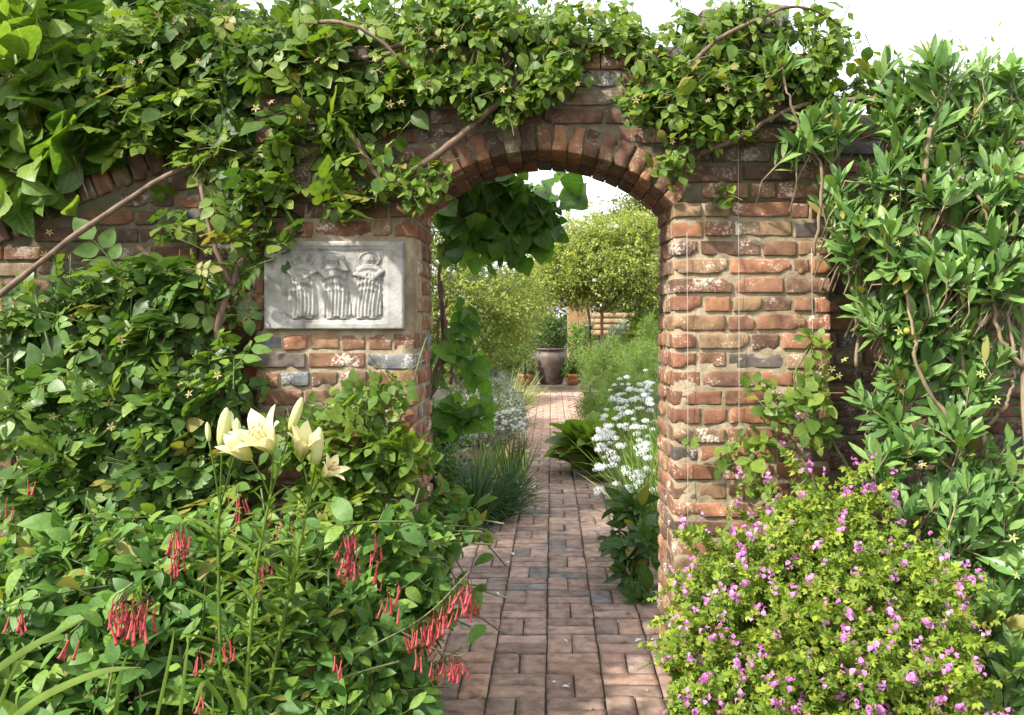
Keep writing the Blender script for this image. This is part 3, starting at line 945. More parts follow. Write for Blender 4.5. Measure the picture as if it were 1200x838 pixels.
REC = 0.0095
wavy_box("mortar", XL + 0.012, JL - 0.010, YF + REC, YB - 0.01, lambda x: -0.05, lambda x: SPRING, M_MORTAR, gate, seed=1)
wavy_box("mortar", JR + 0.010, XR - 0.012, YF + REC, YB - 0.01, lambda x: -0.05, lambda x: SPRING, M_MORTAR, gate, seed=2)


def low_edge(x):
    h = HS + 0.010
    if abs(x - XC) >= h: return SPRING
    return ZC + math.sqrt((RAD + 0.012) ** 2 - (x - XC) ** 2)


def top_edge(x):
    # broken, stepped top: a raised stub right of the arch
    if 0.62 < x < 0.96: return 2.68
    if 0.96 <= x: return 2.57
    return TOP


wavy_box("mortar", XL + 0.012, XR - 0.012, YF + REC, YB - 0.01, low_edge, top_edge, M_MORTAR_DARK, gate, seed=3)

PL_X0, PL_X1 = (311 - VX) / 287.0, (474 - VX) / 287.0
PL_Z0, PL_Z1 = EYE - (386 - VY) / 287.0, EYE - (283 - VY) / 287.0
hidden = []


def brick_row(xa, xb, z, rng, head_bias):
    """split a course into bricks"""
    out = []; x = xa
    while xb - x > 1e-4:
        rem = xb - x
        if rem < 0.16: l = rem
        elif rem < 0.30: l = rem if rng.random() < 0.5 and rem < 0.27 else rem * rng.uniform(0.42, 0.58)
        else:
            l = rng.uniform(0.105, 0.13) if rng.random() < head_bias else rng.uniform(0.20, 0.26)
        out.append((x, x + l)); x += l
    return out


def wall_brick(xa, xb, z, y_face, depth, cols, mat, parent, rng, h=0.060, joint=0.013, keepz=-1):
    l = xb - xa - joint
    if l < 0.03: return
    pr = STRETCH if l > 0.16 else HEADER
    l0 = 0.24 if l > 0.16 else 0.112
    loc = ((xa + xb) / 2, y_face + depth / 2 + rng.uniform(-0.004, 0.007), z + COURSE / 2 + rng.normal(0, 0.0022))
    ob = put_brick(pr, "brick", loc, (l / l0, depth / 0.11, h * rng.uniform(0.93, 1.05) / 0.064), (rng.normal(0, 0.010), rng.normal(0, 0.008), rng.normal(0, 0.008)), mat, pick(cols, rng), parent, rng)
    return ob


ncourse = int(TOP / COURSE)
for c in range(ncourse + 2):
    z = c * COURSE
    zm = z + COURSE / 2
    upper = zm > SPRING - 0.05
    spans = []
    if zm < SPRING:
        spans = [(XL, JL, 'l'), (JR, XR, 'r')]
    else:
        hw = ext_half(zm - 0.012, RAD + RING)
        hw2 = max(hw, HS + 0.02 if zm < SPRING + 0.03 else 0)
        if hw2 > 0.03: spans = [(XL, XC - hw2, 'l'), (XC + hw2, XR, 'r')]
        else: spans = [(XL, XR, 'm')]
    for xa, xb, side in spans:
        if zm > TOP:
            xa, xb = max(xa, 0.62), (0.96 if zm > TOP + 0.06 else XR)
        rows = brick_row(xa, xb, z, rb, 0.28 if c % 2 else 0.62)
        for (a, b) in rows:
            if b < PL_X1 + 0.02 and a > PL_X0 - 0.02 and PL_Z0 - 0.02 < zm < PL_Z1 + 0.02: continue
            # bricks that run up against the tablet are cut to it
            if PL_Z0 - 0.03 < zm < PL_Z1 + 0.03 and side == 'l':
                if a < PL_X0 < b: b = PL_X0 - 0.004
                if a < PL_X1 < b: a = PL_X1 + 0.004
                if b - a < 0.035: continue
            low = (side == 'l' and zm < 0.62) or (side == 'r' and zm < 0.22)
            corner = abs(b - JL) < 0.01 or abs(a - JR) < 0.01
            depth = (0.24 if c % 2 else 0.115) if corner else 0.11
            right_lit = side == 'r' and not upper
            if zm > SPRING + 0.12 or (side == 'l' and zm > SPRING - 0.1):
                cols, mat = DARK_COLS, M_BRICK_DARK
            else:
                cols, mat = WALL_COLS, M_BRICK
            ob = wall_brick(a, b, z, YF, depth, cols, mat, gate, rb)
            if low and ob: hidden.append(ob)
    # jamb faces: bricks behind the corner brick, set along the depth of the wall
    if zm < SPRING:
        d0 = 0.24 if c % 2 else 0.115
        y = YF + d0
        cuts = [(y, y + 0.115), (y + 0.115, YB)] if c % 2 else [(y, y + 0.25), (y + 0.25, YB)]
        for (ya, yb) in cuts:
            l = yb - ya - 0.012
            if l < 0.03: continue
            for sx, xj in ((1, JR), (-1, JL)):
                pr_ = STRETCH if l > 0.16 else HEADER
                l0 = 0.24 if l > 0.16 else 0.112
                ob = put_brick(pr_, "brick", (xj + sx * (0.055 + rb.uniform(-0.005, 0.005)), (ya + yb) / 2, zm + rb.normal(0, 0.002)), (l / l0, 1, rb.uniform(0.84, 0.94)),
                               (0, rb.normal(0, 0.01), -sx * math.pi / 2 + rb.normal(0, 0.01)), M_BRICK, pick(WALL_COLS, rb), gate, rb)
                if (sx < 0 and zm < 0.8) or (sx > 0 and zm < 0.15): hidden.append(ob)

# arch ring: voussoirs set on the curve, two deep
HA = math.asin(HS / RAD)
nv = 19
for k in range(nv):
    a = -HA - 0.02 + (2 * HA + 0.04) * (k + 0.5) / nv
    rm = RAD + RING / 2
    thick = (2 * HA + 0.04) / nv * rm - 0.007
    for (ya, yb) in ((YF - 0.001, YF + 0.235), (YF + 0.245, YB - 0.002)):
        dpt = yb - ya
        ob = put_brick(HEADER, "voussoir", (XC + rm * math.sin(a), (ya + yb) / 2 + rb.uniform(-0.004, 0.004), ZC + rm * math.cos(a)),
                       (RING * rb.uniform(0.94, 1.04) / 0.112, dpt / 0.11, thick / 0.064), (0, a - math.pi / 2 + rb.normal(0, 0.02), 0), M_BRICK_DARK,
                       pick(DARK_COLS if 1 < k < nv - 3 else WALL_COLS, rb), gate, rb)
        if ob: ob.name = "voussoir"


def join_hidden(objs, parent, name="brickwork", color=(0.24, 0.11, 0.06, 1)):
    """bricks wholly behind the plants become one joined part"""
    if not objs: return
    V, L, S, T = [], [], [], []; nv_ = nl_ = 0
    for ob in objs:
        me_ = ob.data
        co = np.empty(len(me_.vertices) * 3, np.float32); me_.vertices.foreach_get("co", co); co = co.reshape(-1, 3)
        M = np.array(ob.matrix_basis)
        V.append(co @ M[:3, :3].T + M[:3, 3])
        lp = np.empty(len(me_.loops), np.int32); me_.loops.foreach_get("vertex_index", lp)
        st = np.empty(len(me_.polygons), np.int32); me_.polygons.foreach_get("loop_start", st)
        tt = np.empty(len(me_.polygons), np.int32); me_.polygons.foreach_get("loop_total", tt)
        L.append(lp + nv_); S.append(st + nl_); T.append(tt); nv_ += len(co); nl_ += len(lp)
        mat = me_.materials[0]
        bpy.data.objects.remove(ob)
    me_ = mesh_arrays(name, np.concatenate(V), np.concatenate(L), np.concatenate(S), np.concatenate(T), mat)
    o = link(bpy.data.objects.new(name, me_), parent); o["kind"] = "stuff"; o.color = color
    return o


join_hidden(hidden, gate)

# coping bricks set on edge on the raised stub
for k, (x, w_) in enumerate(((0.66, 0.10), (0.76, 0.085), (0.86, 0.09), (0.925, 0.07))):
    put_brick(HEADER, "coping_brick", (x, YF + 0.12, 2.735 + 0.012 * (k % 2)), (w_ / 0.118, 2.0, 1.65), (0, rb.normal(0, 0.12), rb.normal(0, 0.1)), M_BRICK,
              (0.27, 0.26, 0.25, 1) if k % 2 else (0.20, 0.17, 0.15, 1), gate, rb)
for k in range(15):
    x = XL + 0.06 + k * 0.118
    if x > 0.58: break
    put_brick(HEADER, "coping_brick", (x, YF + 0.15, TOP + 0.05), (0.95, 2.6, 1.5), (0, rb.normal(0, 0.06), rb.normal(0, 0.05)), M_BRICK_DARK, pick(DARK_COLS, rb), gate, rb)

# ------------------------------------------------------------------ lower wing walls, set back from the gateway
YW = 3.86


def wing(name, label, x0, x1, topf, cols, mat, seed, zmin):
    r = np.random.default_rng(seed)
    w = thing(name, label, "wall", ((x0 + x1) / 2, YW, 0))
    wavy_box("mortar", x0, x1, YW + REC, YW + 0.34, lambda x: -0.05, topf, M_MORTAR_DARK if mat is M_BRICK_DARK else M_MORTAR, w, seed=seed)
    hid = []
    for c in range(int(3.2 / COURSE)):
        z = c * COURSE
        xa = x0
        for (a, b) in brick_row(x0, x1, z, r, 0.3 if c % 2 else 0.6):
            if min(topf(a), topf(b)) < z + COURSE * 0.9: continue
            ob = wall_brick(a, b, z, YW, 0.11, cols, mat, w, r, h=0.058)
            if ob and z < zmin: hid.append(ob)
    join_hidden(hid, w)
    return w


_lp = [at(-150, 300, YW), at(-60, 275, YW), at(0, 250, YW), at(90, 205, YW), at(185, 168, YW), at(250, 122, YW), at(305, 80, YW)]
_lx = np.array([p[0] for p in _lp]); _lz = np.array([p[2] for p in _lp])
left_top = lambda x: float(np.interp(x, _lx, _lz)) - 0.10
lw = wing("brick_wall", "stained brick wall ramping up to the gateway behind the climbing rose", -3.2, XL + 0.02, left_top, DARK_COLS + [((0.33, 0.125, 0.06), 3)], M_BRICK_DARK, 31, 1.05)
rl = np.random.default_rng(8)
sx_ = np.linspace(_lx[0] - 0.3, XL - 0.02, 400); sz_ = np.interp(sx_, _lx, _lz)
arc = np.concatenate([[0], np.cumsum(np.hypot(np.diff(sx_), np.diff(sz_)))])
s_ = 0.04
while s_ < arc[-1]:
    x = np.interp(s_, arc, sx_); z = np.interp(x, _lx, _lz); x2 = np.interp(s_ + 0.03, arc, sx_); z2 = np.interp(x2, _lx, _lz)
    ang = math.atan2(z2 - z, x2 - x)
    put_brick(HEADER, "coping_brick", (x - math.sin(ang) * -0.05, YW + 0.10, z - 0.06), (0.072 / 0.112, 2.0, 0.122 / 0.064), (0, -ang + rl.normal(0, 0.05), rl.normal(0, 0.03)), M_BRICK_DARK,
              pick(DARK_COLS + [((0.30, 0.15, 0.08), 2)], rl), lw, rl)
    s_ += rl.uniform(0.078, 0.088)
rt = lambda x: 2.42 - 0.02 * math.sin(x * 5)
wing("brick_wall", "dark brick wall set back behind the evergreen shrub", XR - 0.02, 3.4, rt, DARK_COLS, M_BRICK_DARK, 33, 0.35)

# ------------------------------------------------------------------ carved tablet with three robed figures
PW, PH = PL_X1 - PL_X0, PL_Z1 - PL_Z0
tab = thing("stone_tablet", "pale grey carved stone tablet with three robed figures, set in the gateway's brick pier", "tablet", ((PL_X0 + PL_X1) / 2, YF, PL_Z0))
nx_, nz_ = 120, 80
us, vs = np.linspace(0, 1, nx_ + 1), np.linspace(0, 1, nz_ + 1)
Ug, Vg = np.meshgrid(us, vs)
def sstep(a, b, x): t = np.clip((x - a) / (b - a), 0, 1); return t * t * (3 - 2 * t)
inL, inR, inB, inT = 0.125, 0.88, 0.065, 0.945
inside = sstep(inL, inL + 0.010, Ug) * (1 - sstep(inR - 0.010, inR, Ug)) * sstep(inB, inB + 0.014, Vg) * (1 - sstep(inT - 0.014, inT, Vg))
inner = sstep(inL + 0.022, inL + 0.032, Ug) * (1 - sstep(inR - 0.032, inR - 0.022, Ug)) * sstep(inB + 0.034, inB + 0.048, Vg) * (1 - sstep(inT - 0.048, inT - 0.034, Vg))
rs = np.random.default_rng(2)
H = 0.026 - 0.007 * inside - 0.0095 * inner + rs.normal(0, 0.0004, Ug.shape)
edge_m = np.minimum(np.minimum(Ug * PW, (1 - Ug) * PW), np.minimum(Vg * PH, (1 - Vg) * PH))
H *= np.clip(0.75 + edge_m / 0.004 * 0.25, 0.75, 1)
V = np.stack([(Ug - 0.5) * PW, -H, Vg * PH], -1).reshape(-1, 3)
q = [[j * (nx_ + 1) + i, j * (nx_ + 1) + i + 1, (j + 1) * (nx_ + 1) + i + 1, (j + 1) * (nx_ + 1) + i] for j in range(nz_) for i in range(nx_)]
nb_ = len(V)
V = np.vstack([V, [[-PW / 2, 0.03, 0], [PW / 2, 0.03, 0], [PW / 2, 0.03, PH], [-PW / 2, 0.03, PH]]])
r0 = list(range(0, nx_ + 1)); r1 = list(range(nz_ * (nx_ + 1), (nz_ + 1) * (nx_ + 1)))
q += [[nb_ + 1] + r0[::-1] + [nb_], [nb_ + 3] + r1 + [nb_ + 2]][::-1]
q += [[nb_] + [j * (nx_ + 1) for j in range(nz_ + 1)] + [nb_ + 3], [nb_ + 2] + [j * (nx_ + 1) + nx_ for j in range(nz_ + 1)][::-1] + [nb_ + 1]]
pr = Proto(V, q)
link(bpy.data.objects.new("slab", pr.mesh("slab", M_STONE)), tab)


def figure(cx, seed, arms, lean):
    """a standing robed figure in low relief: head with halo, folded robe, arms and feet"""
    r = np.random.default_rng(seed)
    w, h = 0.118, 0.285
    nx, nz = 64, 150
    wide = 1.48
    X, Z = np.meshgrid(np.linspace(-0.5, 0.5, nx + 1) * w, np.linspace(0, 1, nz + 1) * h)
    z01 = Z / h
    Xc = X - lean * (z01 - 0.2) * 0.02
    wid = np.interp(z01, [0.05, 0.09, 0.30, 0.55, 0.66, 0.745, 0.79, 0.82], [0.034, 0.042, 0.039, 0.033, 0.035, 0.037, 0.022, 0.010])
    e = 1 - (Xc / wid) ** 2
    body = np.where((e > 0) & (z01 > 0.055) & (z01 < 0.80), np.sqrt(np.maximum(e, 0)) * 0.019, 0)
    ph = r.uniform(0, 6)
    folds = (np.sin(Xc * 620 + 2.2 * np.sin(z01 * 7 + ph) + ph) * 0.0030 + np.sin(Xc * 330 + z01 * 9 * lean + ph) * 0.0026) * (z01 < 0.68)
    swag = np.sin((z01 * 60 + (Xc / 0.03) ** 2 * 3.0)) * 0.0028 * ((z01 > 0.42) & (z01 < 0.76))
    body = np.where(body > 0.002, body + folds + swag, body)
    hz = 0.875 * h
    rr = np.hypot(Xc, (Z - hz))
    halo = np.where(rr < 0.031, 0.0035, 0) + np.where(np.abs(rr - 0.029) < 0.0028, 0.004, 0)
    hd = 1 - (Xc / 0.0155) ** 2 - ((Z - hz + 0.002) / 0.0215) ** 2
    head = np.where(hd > 0, np.sqrt(np.maximum(hd, 0)) * 0.020, 0)
    face = -0.003 * np.exp(-((np.abs(Xc) - 0.006) / 0.0028) ** 2 - ((Z - hz - 0.003) / 0.003) ** 2) + 0.003 * np.exp(-(Xc / 0.0025) ** 2 - ((Z - hz + 0.003) / 0.005) ** 2) \
        - 0.002 * np.exp(-(Xc / 0.005) ** 2 - ((Z - hz + 0.0105) / 0.0015) ** 2)
    beard = np.where((1 - (Xc / 0.013) ** 2 - ((Z - hz + 0.020) / 0.018) ** 2) > 0, 0.013 + 0.002 * np.sin(Xc * 1400), 0)
    head = np.where(head > 0, head + face, 0)
    arm = np.zeros_like(X)
    for (x0, z0, x1, z1, rad) in arms:
        ax, az = x1 - x0, z1 * h - z0 * h
        t = np.clip(((Xc - x0) * ax + (Z - z0 * h) * az) / (ax * ax + az * az), 0, 1)
        dd = np.hypot(Xc - x0 - ax * t, Z - z0 * h - az * t)
        arm = np.maximum(arm, np.where(dd < rad, 0.015 + np.sqrt(np.maximum(0, 1 - (dd / rad) ** 2)) * 0.009, 0))
    feet = np.zeros_like(X)
    for s in (-1, 1):
        f = 1 - ((Xc - s * 0.016 - s * (0.05 - z01) * 0.1) / 0.013) ** 2 - ((z01 - 0.045) / 0.035) ** 2
        feet = np.maximum(feet, np.where(f > 0, np.sqrt(np.maximum(f, 0)) * 0.018, 0))
    Hh = np.maximum.reduce([body, halo, head, beard * (beard > 0), arm, feet])
    Hh = Hh + np.where(Hh > 0, r.normal(0, 0.0005, Hh.shape), 0)
    Vv = np.stack([X * wide, -Hh * 0.85, Z], -1).reshape(-1, 3)
    ff = []
    for j in range(nz):
        for i in range(nx):
            if max(Hh[j, i], Hh[j, i + 1], Hh[j + 1, i], Hh[j + 1, i + 1]) > 0:
                a = j * (nx + 1) + i; ff.append([a, a + 1, a + nx + 2, a + nx + 1])
    p = Proto(Vv, ff)
    ob = bpy.data.objects.new("figure", p.mesh("figure", M_STONE))
    link(ob, tab)
    ob.location = (cx, -0.0095, PH * 0.10)
    return ob


figure((-0.228) * PW, 1, [(-0.034, 0.70, -0.012, 0.58, 0.008), (0.034, 0.70, 0.006, 0.60, 0.008)], 0.1)["label"] = "figure with hands folded at the chest"
figure(0.015 * PW, 2, [(-0.036, 0.70, -0.020, 0.62, 0.009), (0.034, 0.72, 0.024, 0.83, 0.008), (-0.02, 0.62, 0.012, 0.66, 0.008)], -0.6)["label"] = "bearded figure with one arm raised"
figure(0.235 * PW, 3, [(0.036, 0.70, 0.010, 0.58, 0.009), (-0.034, 0.66, 0.012, 0.60, 0.009)], 0.5)["label"] = "figure turned to the side holding a bundle"

# training wires in front of the sunlit pier
for (px, y0, y1, lab) in ((806, 272, 640, "thin training wire nearest the arch on the sunlit pier"), (866, 165, 610, "longest thin training wire down the middle of the sunlit pier"), (952, 290, 470, "short thin training wire beside the outer edge of the sunlit pier")):
    b_ = at(px, y1, YF - 0.02); t_ = at(px - 1, y0, YF - 0.02)
    o = tube("training_wire", [b_, (b_ + t_) / 2 + np.array([0.002, 0, 0]), t_], 0.0010, 0.0010, M_WIRE, None, n=8, sides=5)
    tag(o, lab, "wire", "training wires on the pier")

# ------------------------------------------------------------------ plants on and before the wall
def pts3(lst):
    return [at(*p) for p in lst]


# --- climbing rose over the left shoulder of the gateway
rose = thing("climbing_rose", "climbing rose with thick brown canes sprawling over the gateway's plaque side", "climbing rose", at(270, 700, 3.5))
tube("cane", pts3([(-60, 385, 3.5), (0, 345, 3.5), (100, 268, 3.52), (215, 196, 3.56), (300, 175, 3.60), (420, 150, 3.6)]), 0.014, 0.009, M_CANE, rose, n=30, wob=0.002)
tube("cane", pts3([(240, 800, 3.5), (262, 560, 3.5), (255, 400, 3.5), (268, 340, 3.5), (295, 280, 3.56), (310, 220, 3.58), (325, 150, 3.66), (310, 60, 3.95)]), 0.017, 0.009, M_CANE, rose, n=36, wob=0.003)
tube("cane", pts3([(272, 335, 3.5), (256, 300, 3.48), (248, 275, 3.5), (235, 215, 3.56), (245, 150, 3.85)]), 0.011, 0.007, M_CANE, rose, n=14, wob=0.002)
tube("cane", pts3([(455, 218, 3.52), (500, 190, 3.5), (545, 155, 3.5), (590, 115, 3.52), (640, 60, 3.55)]), 0.017, 0.011, M_CANE, rose, n=20, wob=0.002)
tube("cane", pts3([(340, 75, 3.75), (365, 105, 3.62), (400, 140, 3.56), (432, 190, 3.5), (455, 218, 3.52), (478, 205, 3.5)]), 0.012, 0.014, M_CANE, rose, n=22, wob=0.002)
tube("cane", pts3([(290, 60, 4.0), (345, 32, 3.7), (400, 26, 3.43), (440, 45, 3.45), (480, 80, 3.48)]), 0.010, 0.006, M_CANE, rose, n=16, wob=0.002)
blobs = [(300, 50, 3.60, 60, 26, 0.06, 1.1), (400, 55, 3.60, 45, 26, 0.06, 1.0), (165, 55, 3.90, 75, 62, 0.28, 1.2), (250, 40, 3.86, 95, 60, 0.28, 1.3), (345, 40, 3.86, 95, 52, 0.26, 1.2), (430, 40, 3.82, 70, 50, 0.22), (250, 105, 3.74, 95, 40, 0.16, 1.0), (355, 105, 3.66, 75, 40, 0.12),
         (165, 112, 3.78, 50, 38, 0.13), (262, 165, 3.58, 50, 26, 0.07, 0.7), (300, 205, 3.54, 36, 30, 0.06, 0.8), (290, 255, 3.54, 38, 24, 0.05, 0.8), (205, 245, 3.7, 20, 20, 0.04, 0.6), (392, 150, 3.55, 38, 40, 0.06, 0.8), (405, 205, 3.54, 24, 20, 0.05, 0.8),
         (335, 165, 3.56, 34, 34, 0.06, 0.7), (445, 100, 3.58, 36, 32, 0.08), (255, 300, 3.52, 20, 22, 0.04, 0.7)]
P, u, fr = leafy(rose, blobs, 500, ROSE, M_ROSE, L=0.24, K=4, size=(0.12, 0.20), seed=101, dirs=dict(out=0.5, up=0.1, cam=0.35, rnd=0.5), sag=0.25, alpha=0.85, face=(-0.15, -0.45, 0.85), jit=0.38, droop=0.25, twig_mat=M_TWIG)
rs = np.random.default_rng(7)
sp = pts3([(165, 72, 3.4), (185, 18, 3.4), (260, 8, 3.4), (300, 127, 3.3), (312, 128, 3.3), (318, 120, 3.3), (372, 70, 3.4), (385, 38, 3.4), (430, 55, 3.4), (440, 68, 3.4), (457, 122, 3.4), (470, 120, 3.4), (500, 98, 3.4), (350, 138, 3.35), (232, 72, 3.4), (105, 42, 3.5)])
dots(rose, [STAR], sp, (0.013, 0.020), M_STAR, "seed_head", rs, nrm=(0, -0.8, 0.2))

# --- rose over the crown of the arch
crown = thing("climbing_rose", "bright green climbing rose trailing over the crown of the arch", "climbing rose", at(640, 60, 3.75))
tube("cane", pts3([(420, 70, 3.6), (500, 45, 3.6), (600, 40, 3.6), (700, 55, 3.6), (780, 80, 3.58)]), 0.011, 0.008, M_CANE, crown, n=22, wob=0.004)
blobs = [(520, 30, 3.66, 60, 45, 0.25, 1.1), (590, 30, 3.68, 70, 42, 0.28, 1.1), (665, 35, 3.68, 65, 42, 0.28), (720, 40, 3.68, 45, 34, 0.25), (500, 80, 3.52, 48, 30, 0.12), (570, 85, 3.50, 42, 26, 0.10), (600, 105, 3.46, 26, 18, 0.05),
         (640, 75, 3.52, 40, 30, 0.10), (555, 120, 3.46, 12, 12, 0.03), (545, 5, 3.7, 80, 25, 0.25), (490, 205, 3.46, 24, 26, 0.05), (455, 190, 3.46, 14, 22, 0.05)]
leafy(crown, blobs, 580, VINE, M_VINE, L=0.18, K=6, size=(0.050, 0.078), seed=102, dirs=dict(out=0.5, up=-0.05, cam=0.6, rnd=0.55), sag=0.35, alpha=0.95, face=(-0.15, -0.5, 0.8), jit=0.4, droop=0.25)
sp = pts3([(590, 105, 3.38), (605, 112, 3.38), (598, 100, 3.38), (612, 98, 3.38), (610, 120, 3.38), (520, 55, 3.4), (490, 32, 3.4), (495, 38, 3.4), (498, 95, 3.4), (560, 20, 3.4), (677, 98, 3.42), (724, 97, 3.42), (467, 90, 3.4), (740, 55, 3.4), (610, 12, 3.4)])
dots(crown, [STAR], sp, (0.012, 0.019), M_STAR, "seed_head", rs, nrm=(0, -0.8, 0.2))

# --- rose over the right shoulder
shoulder = thing("climbing_rose", "climbing rose with a reddish cane over the sunlit pier's broken top", "climbing rose", at(860, 60, 3.7))
tube("cane", pts3([(790, 95, 3.5), (806, 78, 3.48), (840, 48, 3.46), (880, 26, 3.45), (935, 8, 3.5), (985, 30, 3.6), (1000, 60, 3.65)]), 0.011, 0.003, M_CANE, shoulder, n=20, wob=0.002)
tube("cane", pts3([(820, 180, 3.5), (850, 168, 3.48), (885, 150, 3.47), (925, 128, 3.48), (980, 118, 3.5), (1060, 112, 3.5)]), 0.011, 0.008, M_CANE, shoulder, n=20, wob=0.002)
blobs = [(755, 60, 3.60, 40, 32, 0.18), (745, 110, 3.50, 24, 24, 0.08), (790, 90, 3.50, 42, 38, 0.14), (790, 180, 3.44, 24, 14, 0.05), (840, 90, 3.50, 45, 40, 0.14), (815, 135, 3.46, 45, 26, 0.10), (870, 110, 3.48, 40, 30, 0.12),
         (850, 45, 3.58, 45, 38, 0.18), (880, 15, 3.60, 55, 25, 0.18), (800, 30, 3.62, 30, 24, 0.14, 0.7), (950, 25, 3.55, 45, 28, 0.14, 0.7), (985, 60, 3.55, 30, 32, 0.12, 0.7), (950, 80, 3.5, 35, 28, 0.12), (960, 112, 3.48, 45, 18, 0.10), (905, 60, 3.5, 25, 30, 0.1),
         (850, 212, 3.55, 9, 8, 0.02), (1030, 95, 3.55, 45, 26, 0.12)]
leafy(shoulder, blobs, 490, VINE, M_VINE, L=0.17, K=6, size=(0.046, 0.075), seed=103, dirs=dict(out=0.55, up=0.0, cam=0.5, rnd=0.55), sag=0.3, alpha=0.95, face=(-0.15, -0.5, 0.8), jit=0.4, droop=0.22)
sp = pts3([(788, 166, 3.36), (752, 112, 3.4), (745, 118, 3.4), (762, 100, 3.4), (830, 118, 3.38), (848, 100, 3.38), (852, 104, 3.38), (905, 130, 3.38), (845, 138, 3.38), (782, 28, 3.45), (790, 24, 3.45), (975, 58, 3.42), (1005, 70, 3.42)])
dots(shoulder, [STAR], sp, (0.013, 0.020), M_STAR, "seed_head", rs, nrm=(0, -0.8, 0.2))

# --- broad-leaved shrub over the ramped wall, top left
broad = thing("broad_leaved_shrub", "shrub with large glossy pale green leaves overhanging the ramped wall", "shrub", at(20, 420, 4.25))
for c in ([(30, 420, 4.3), (35, 250, 4.28), (20, 120, 4.15), (10, 20, 4.1)], [(35, 260, 4.28), (75, 170, 4.1), (90, 90, 4.0)], [(30, 300, 4.3), (-20, 180, 4.15), (-40, 80, 4.1)]):
    tube("stem", pts3(c), 0.016, 0.007, M_WOODY, broad, n=16, wob=0.003)
blobs = [(40, 205, 3.76, 40, 26, 0.07, 1.1), (30, 70, 3.85, 62, 70, 0.16, 1.4), (45, 165, 3.86, 75, 48, 0.14, 1.2), (85, 90, 3.80, 38, 60, 0.14), (5, 225, 3.74, 26, 16, 0.06, 0.9), (105, 165, 3.82, 34, 28, 0.10), (-30, 120, 3.95, 40, 110, 0.2), (60, 20, 4.1, 80, 40, 0.2)]
leafy(broad, blobs, 70, BIG, M_BIG, L=0.22, K=5, size=(0.17, 0.29), seed=104, dirs=dict(out=0.5, up=0.35, cam=0.5, rnd=0.4), sag=0.05, alpha=1.0, face=(-0.45, -0.62, 0.6), jit=0.28, droop=0.05, twig_mat=M_WOODY, twig_r=(0.005, 0.003))
ivy = thing("ivy", "dark ivy leaves at the very top beside the broad-leaved shrub", "ivy", at(95, 40, 4.2))
leafy(ivy, [(95, 5, 4.15, 55, 26, 0.12), (60, -5, 4.15, 50, 25, 0.12)], 26, HEART, M_SHADE, L=0.18, K=5, size=(0.08, 0.13), seed=105, dirs=dict(out=0.4, up=0.1, cam=0.6, rnd=0.5), sag=0.2, face=(0, -0.6, 0.7))

# --- rose growing low against the ramped wall
low = thing("climbing_rose", "dense leafy rose spreading low against the ramped wall", "climbing rose", at(150, 760, 3.5))
for c in ([(100, 800, 3.5), (90, 600, 3.5), (70, 450, 3.5), (40, 340, 3.5)], [(170, 800, 3.5), (165, 600, 3.45), (150, 470, 3.42), (148, 400, 3.42)], [(230, 760, 3.45), (232, 600, 3.42), (228, 470, 3.4), (230, 410, 3.4)], [(40, 800, 3.5), (20, 560, 3.5), (10, 420, 3.5)]):
    tube("cane", pts3(c), 0.009, 0.0045, M_TWIG, low, n=16, wob=0.004)
blobs = [(35, 380, 3.62, 50, 62, 0.14, 1.1), (90, 345, 3.58, 60, 34, 0.12, 1.1), (160, 325, 3.58, 50, 26, 0.10), (215, 350, 3.52, 55, 38, 0.12, 1.1), (150, 390, 3.5, 60, 34, 0.12, 0.8), (35, 470, 3.5, 55, 60, 0.15, 0.9), (110, 480, 3.42, 62, 55, 0.14), (190, 480, 3.40, 62, 60, 0.14),
         (245, 460, 3.42, 40, 60, 0.12), (270, 395, 3.42, 22, 18, 0.06), (60, 560, 3.35, 75, 45, 0.16), (170, 560, 3.32, 75, 40, 0.16), (255, 550, 3.35, 45, 45, 0.14), (200, 310, 3.55, 40, 18, 0.08)]
leafy(low, [b[:5] + (b[5] * 0.75,) + b[6:] for b in blobs], 270, ROSE, M_ROSE_LOW, L=0.24, K=4, size=(0.13, 0.215), seed=106, dirs=dict(out=0.5, up=0.35, cam=0.45, rnd=0.45), sag=0.15, alpha=0.85, face=(-0.15, -0.5, 0.8), jit=0.36, droop=0.2)
sp = pts3([(142, 398, 3.2), (255, 440, 3.2), (212, 450, 3.2), (236, 452, 3.2), (222, 462, 3.2), (80, 302, 3.35), (62, 488, 3.2), (130, 500, 3.2), (128, 472, 3.25), (58, 272, 3.4), (52, 298, 3.4)])
dots(low, [STAR], sp, (0.013, 0.020), M_STAR, "seed_head", rs, nrm=(0, -0.8, 0.2))

# --- pale leafy sprays in front of the left pier
spray = thing("rose_shoot", "light green rose sprays with reddish young leaves against the plaque pier", "rose", at(440, 720, 3.45))
for c in ([(400, 740, 3.4), (410, 620, 3.4), (400, 520, 3.4), (380, 470, 3.4)], [(400, 660, 3.4), (440, 560, 3.38), (470, 490, 3.38), (500, 395, 3.42)], [(430, 740, 3.4), (450, 640, 3.38), (445, 560, 3.38)]):
    tube("stem", pts3(c), 0.006, 0.003, M_TWIG, spray, n=14, wob=0.003)
blobs = [(400, 470, 3.40, 40, 22, 0.08), (370, 505, 3.38, 36, 24, 0.08), (440, 500, 3.38, 38, 26, 0.08), (462, 440, 3.40, 16, 18, 0.04), (425, 545, 3.36, 45, 32, 0.10), (380, 560, 3.34, 40, 34, 0.10), (470, 520, 3.38, 18, 20, 0.05), (420, 600, 3.30, 60, 40, 0.12)]
leafy(spray, blobs, 95, ROSE, M_VINE, L=0.20, K=4, size=(0.12, 0.18), seed=107, dirs=dict(out=0.5, up=0.4, cam=0.45, rnd=0.45), sag=0.15, alpha=0.85, face=(-0.1, -0.55, 0.8), jit=0.36, droop=0.2)
